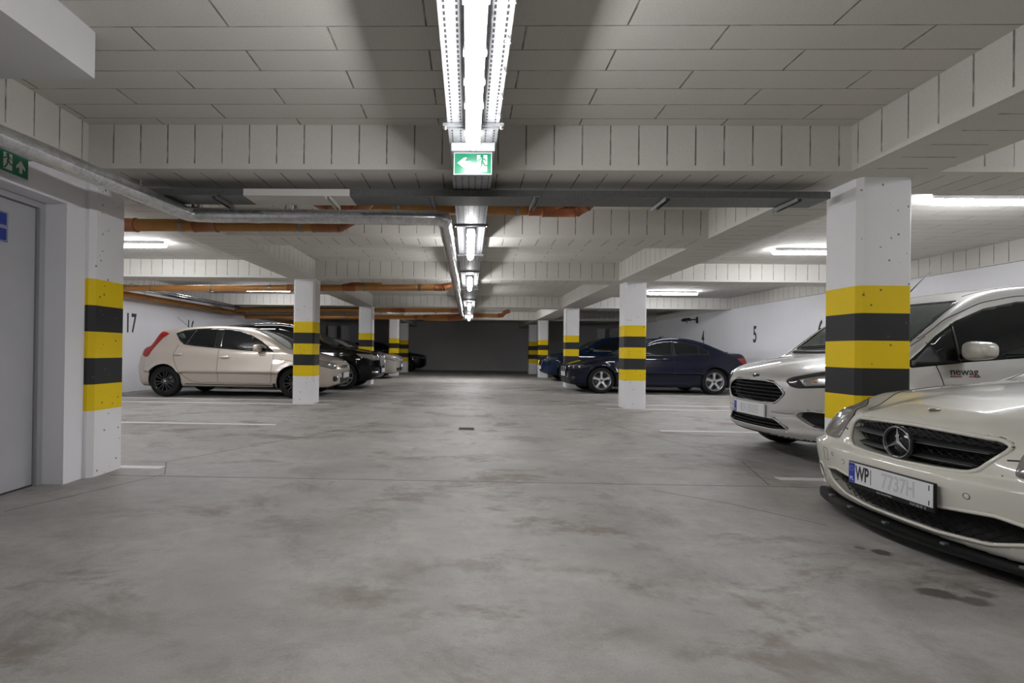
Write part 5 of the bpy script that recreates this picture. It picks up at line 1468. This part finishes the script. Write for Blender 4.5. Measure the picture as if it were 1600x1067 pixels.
o_.patch('grille', [(0, -.40, .715), (0, .40, .715), (0, .36, .60), (0, -.36, .60)], (1, 0, 0), M_BLACK, .004, rnd=2)
for y in np.linspace(-.34, .34, 13): o_.line('grille_slat', [(0, float(y), .705), (0, float(y), .61)], (1, 0, 0), .005, M_SATIN, .005)
o_.line('grille_rim', [(0, -.40, .715), (0, .40, .715), (0, .36, .60), (0, -.36, .60)], (1, 0, 0), .008, M_CHROME, .005, closed=True)
o_.patch('lower_intake', [(0, -.62, .40), (0, .62, .40), (0, .58, .29), (0, -.58, .29)], (1, 0, 0), M_BLACK, .004, rnd=1)
k_ = hatch('saloon_car', 'black car at the far end of the left row, its nose past the last pillar', (-2.06, 25.15, 0), PI, P_BLK, 4.45, 1.80, 1.45, (.88, 3.5), .315, .95, 'multi', M_BALLOY, False, M_LENSD, plate='')
k_.patch('grille', [(0, -.38, .70), (0, .38, .70), (0, .32, .60), (0, -.32, .60)], (1, 0, 0), M_GLOSSB, .004, rnd=2)
P_NAVY = paint('deep_blue_metallic', (.005, .014, .038), 0., .5, .2, .65, .0)
n_ = hatch('crossover_car', 'dark navy tall hatchback behind the bonnet of the blue saloon', (2.60, 18.35, 0), 0, P_NAVY, 4.42, 1.81, 1.585, (.86, 3.50), .34, 1.02, 'five', M_ALLOY, True, M_LENSD, box=True, plate='')
n_.patch('grille', [(0, -.42, .76), (0, .42, .76), (0, .36, .58), (0, -.36, .58)], (1, 0, 0), M_BLACK, .004, rnd=2)
n_.line('grille_rim', [(0, -.42, .76), (0, -.36, .58), (0, .36, .58), (0, .42, .76)], (1, 0, 0), .010, M_CHROME, .005)
# ------------------------------------------------------------------ camera (level wide-angle lens, slightly shifted)
F_, YAW, PITCH, ROLL = 790., -0.0238, 0.0036, 0.0125
def cam_dir(a, b):
    c, s = math.cos(ROLL), math.sin(ROLL); u, w = c*a+s*b, -s*a+c*b
    x, y, z = u, F_, -w
    c, s = math.cos(PITCH), math.sin(PITCH); y, z = c*y-s*z, s*y+c*z
    c, s = math.cos(YAW), math.sin(YAW); x, y = c*x+s*y, -s*x+c*y
    return Vector((x, y, z))
fwd = cam_dir(0, 0).normalized()
right = (cam_dir(1, 0)-cam_dir(0, 0)).normalized()
up = (cam_dir(0, -1)-cam_dir(0, 0)).normalized()
cd = bpy.data.cameras.new('camera'); cam = bpy.data.objects.new('camera', cd); COL.objects.link(cam)
cam.matrix_world = Matrix(((right.x, up.x, -fwd.x, 0), (right.y, up.y, -fwd.y, 0), (right.z, up.z, -fwd.z, .984), (0, 0, 0, 1)))
cd.sensor_fit = 'HORIZONTAL'; cd.sensor_width = 36.0
cd.lens = F_/1600*36.0
cd.shift_x = 87.2/1600; cd.shift_y = 13.4/1600
cd.clip_start = .02; cd.clip_end = 100
SC.camera = cam
w = bpy.data.worlds.new('world'); SC.world = w; w.use_nodes = True
w.node_tree.nodes['Background'].inputs[0].default_value = (0, 0, 0, 1); w.node_tree.nodes['Background'].inputs[1].default_value = 0
SC.view_settings.view_transform = 'Standard'; SC.view_settings.look = 'None'
SC.view_settings.gamma = 1.0; SC.view_settings.use_curve_mapping = False
SC.view_settings.exposure = EXPOSURE
SC.cycles.use_denoising = True
SC.cycles.max_bounces = 10; SC.cycles.diffuse_bounces = 7; SC.cycles.glossy_bounces = 4
SC.cycles.sample_clamp_indirect = 6.0
SC.cycles.caustics_reflective = False; SC.cycles.caustics_refractive = False
SC.cycles.use_light_tree = True
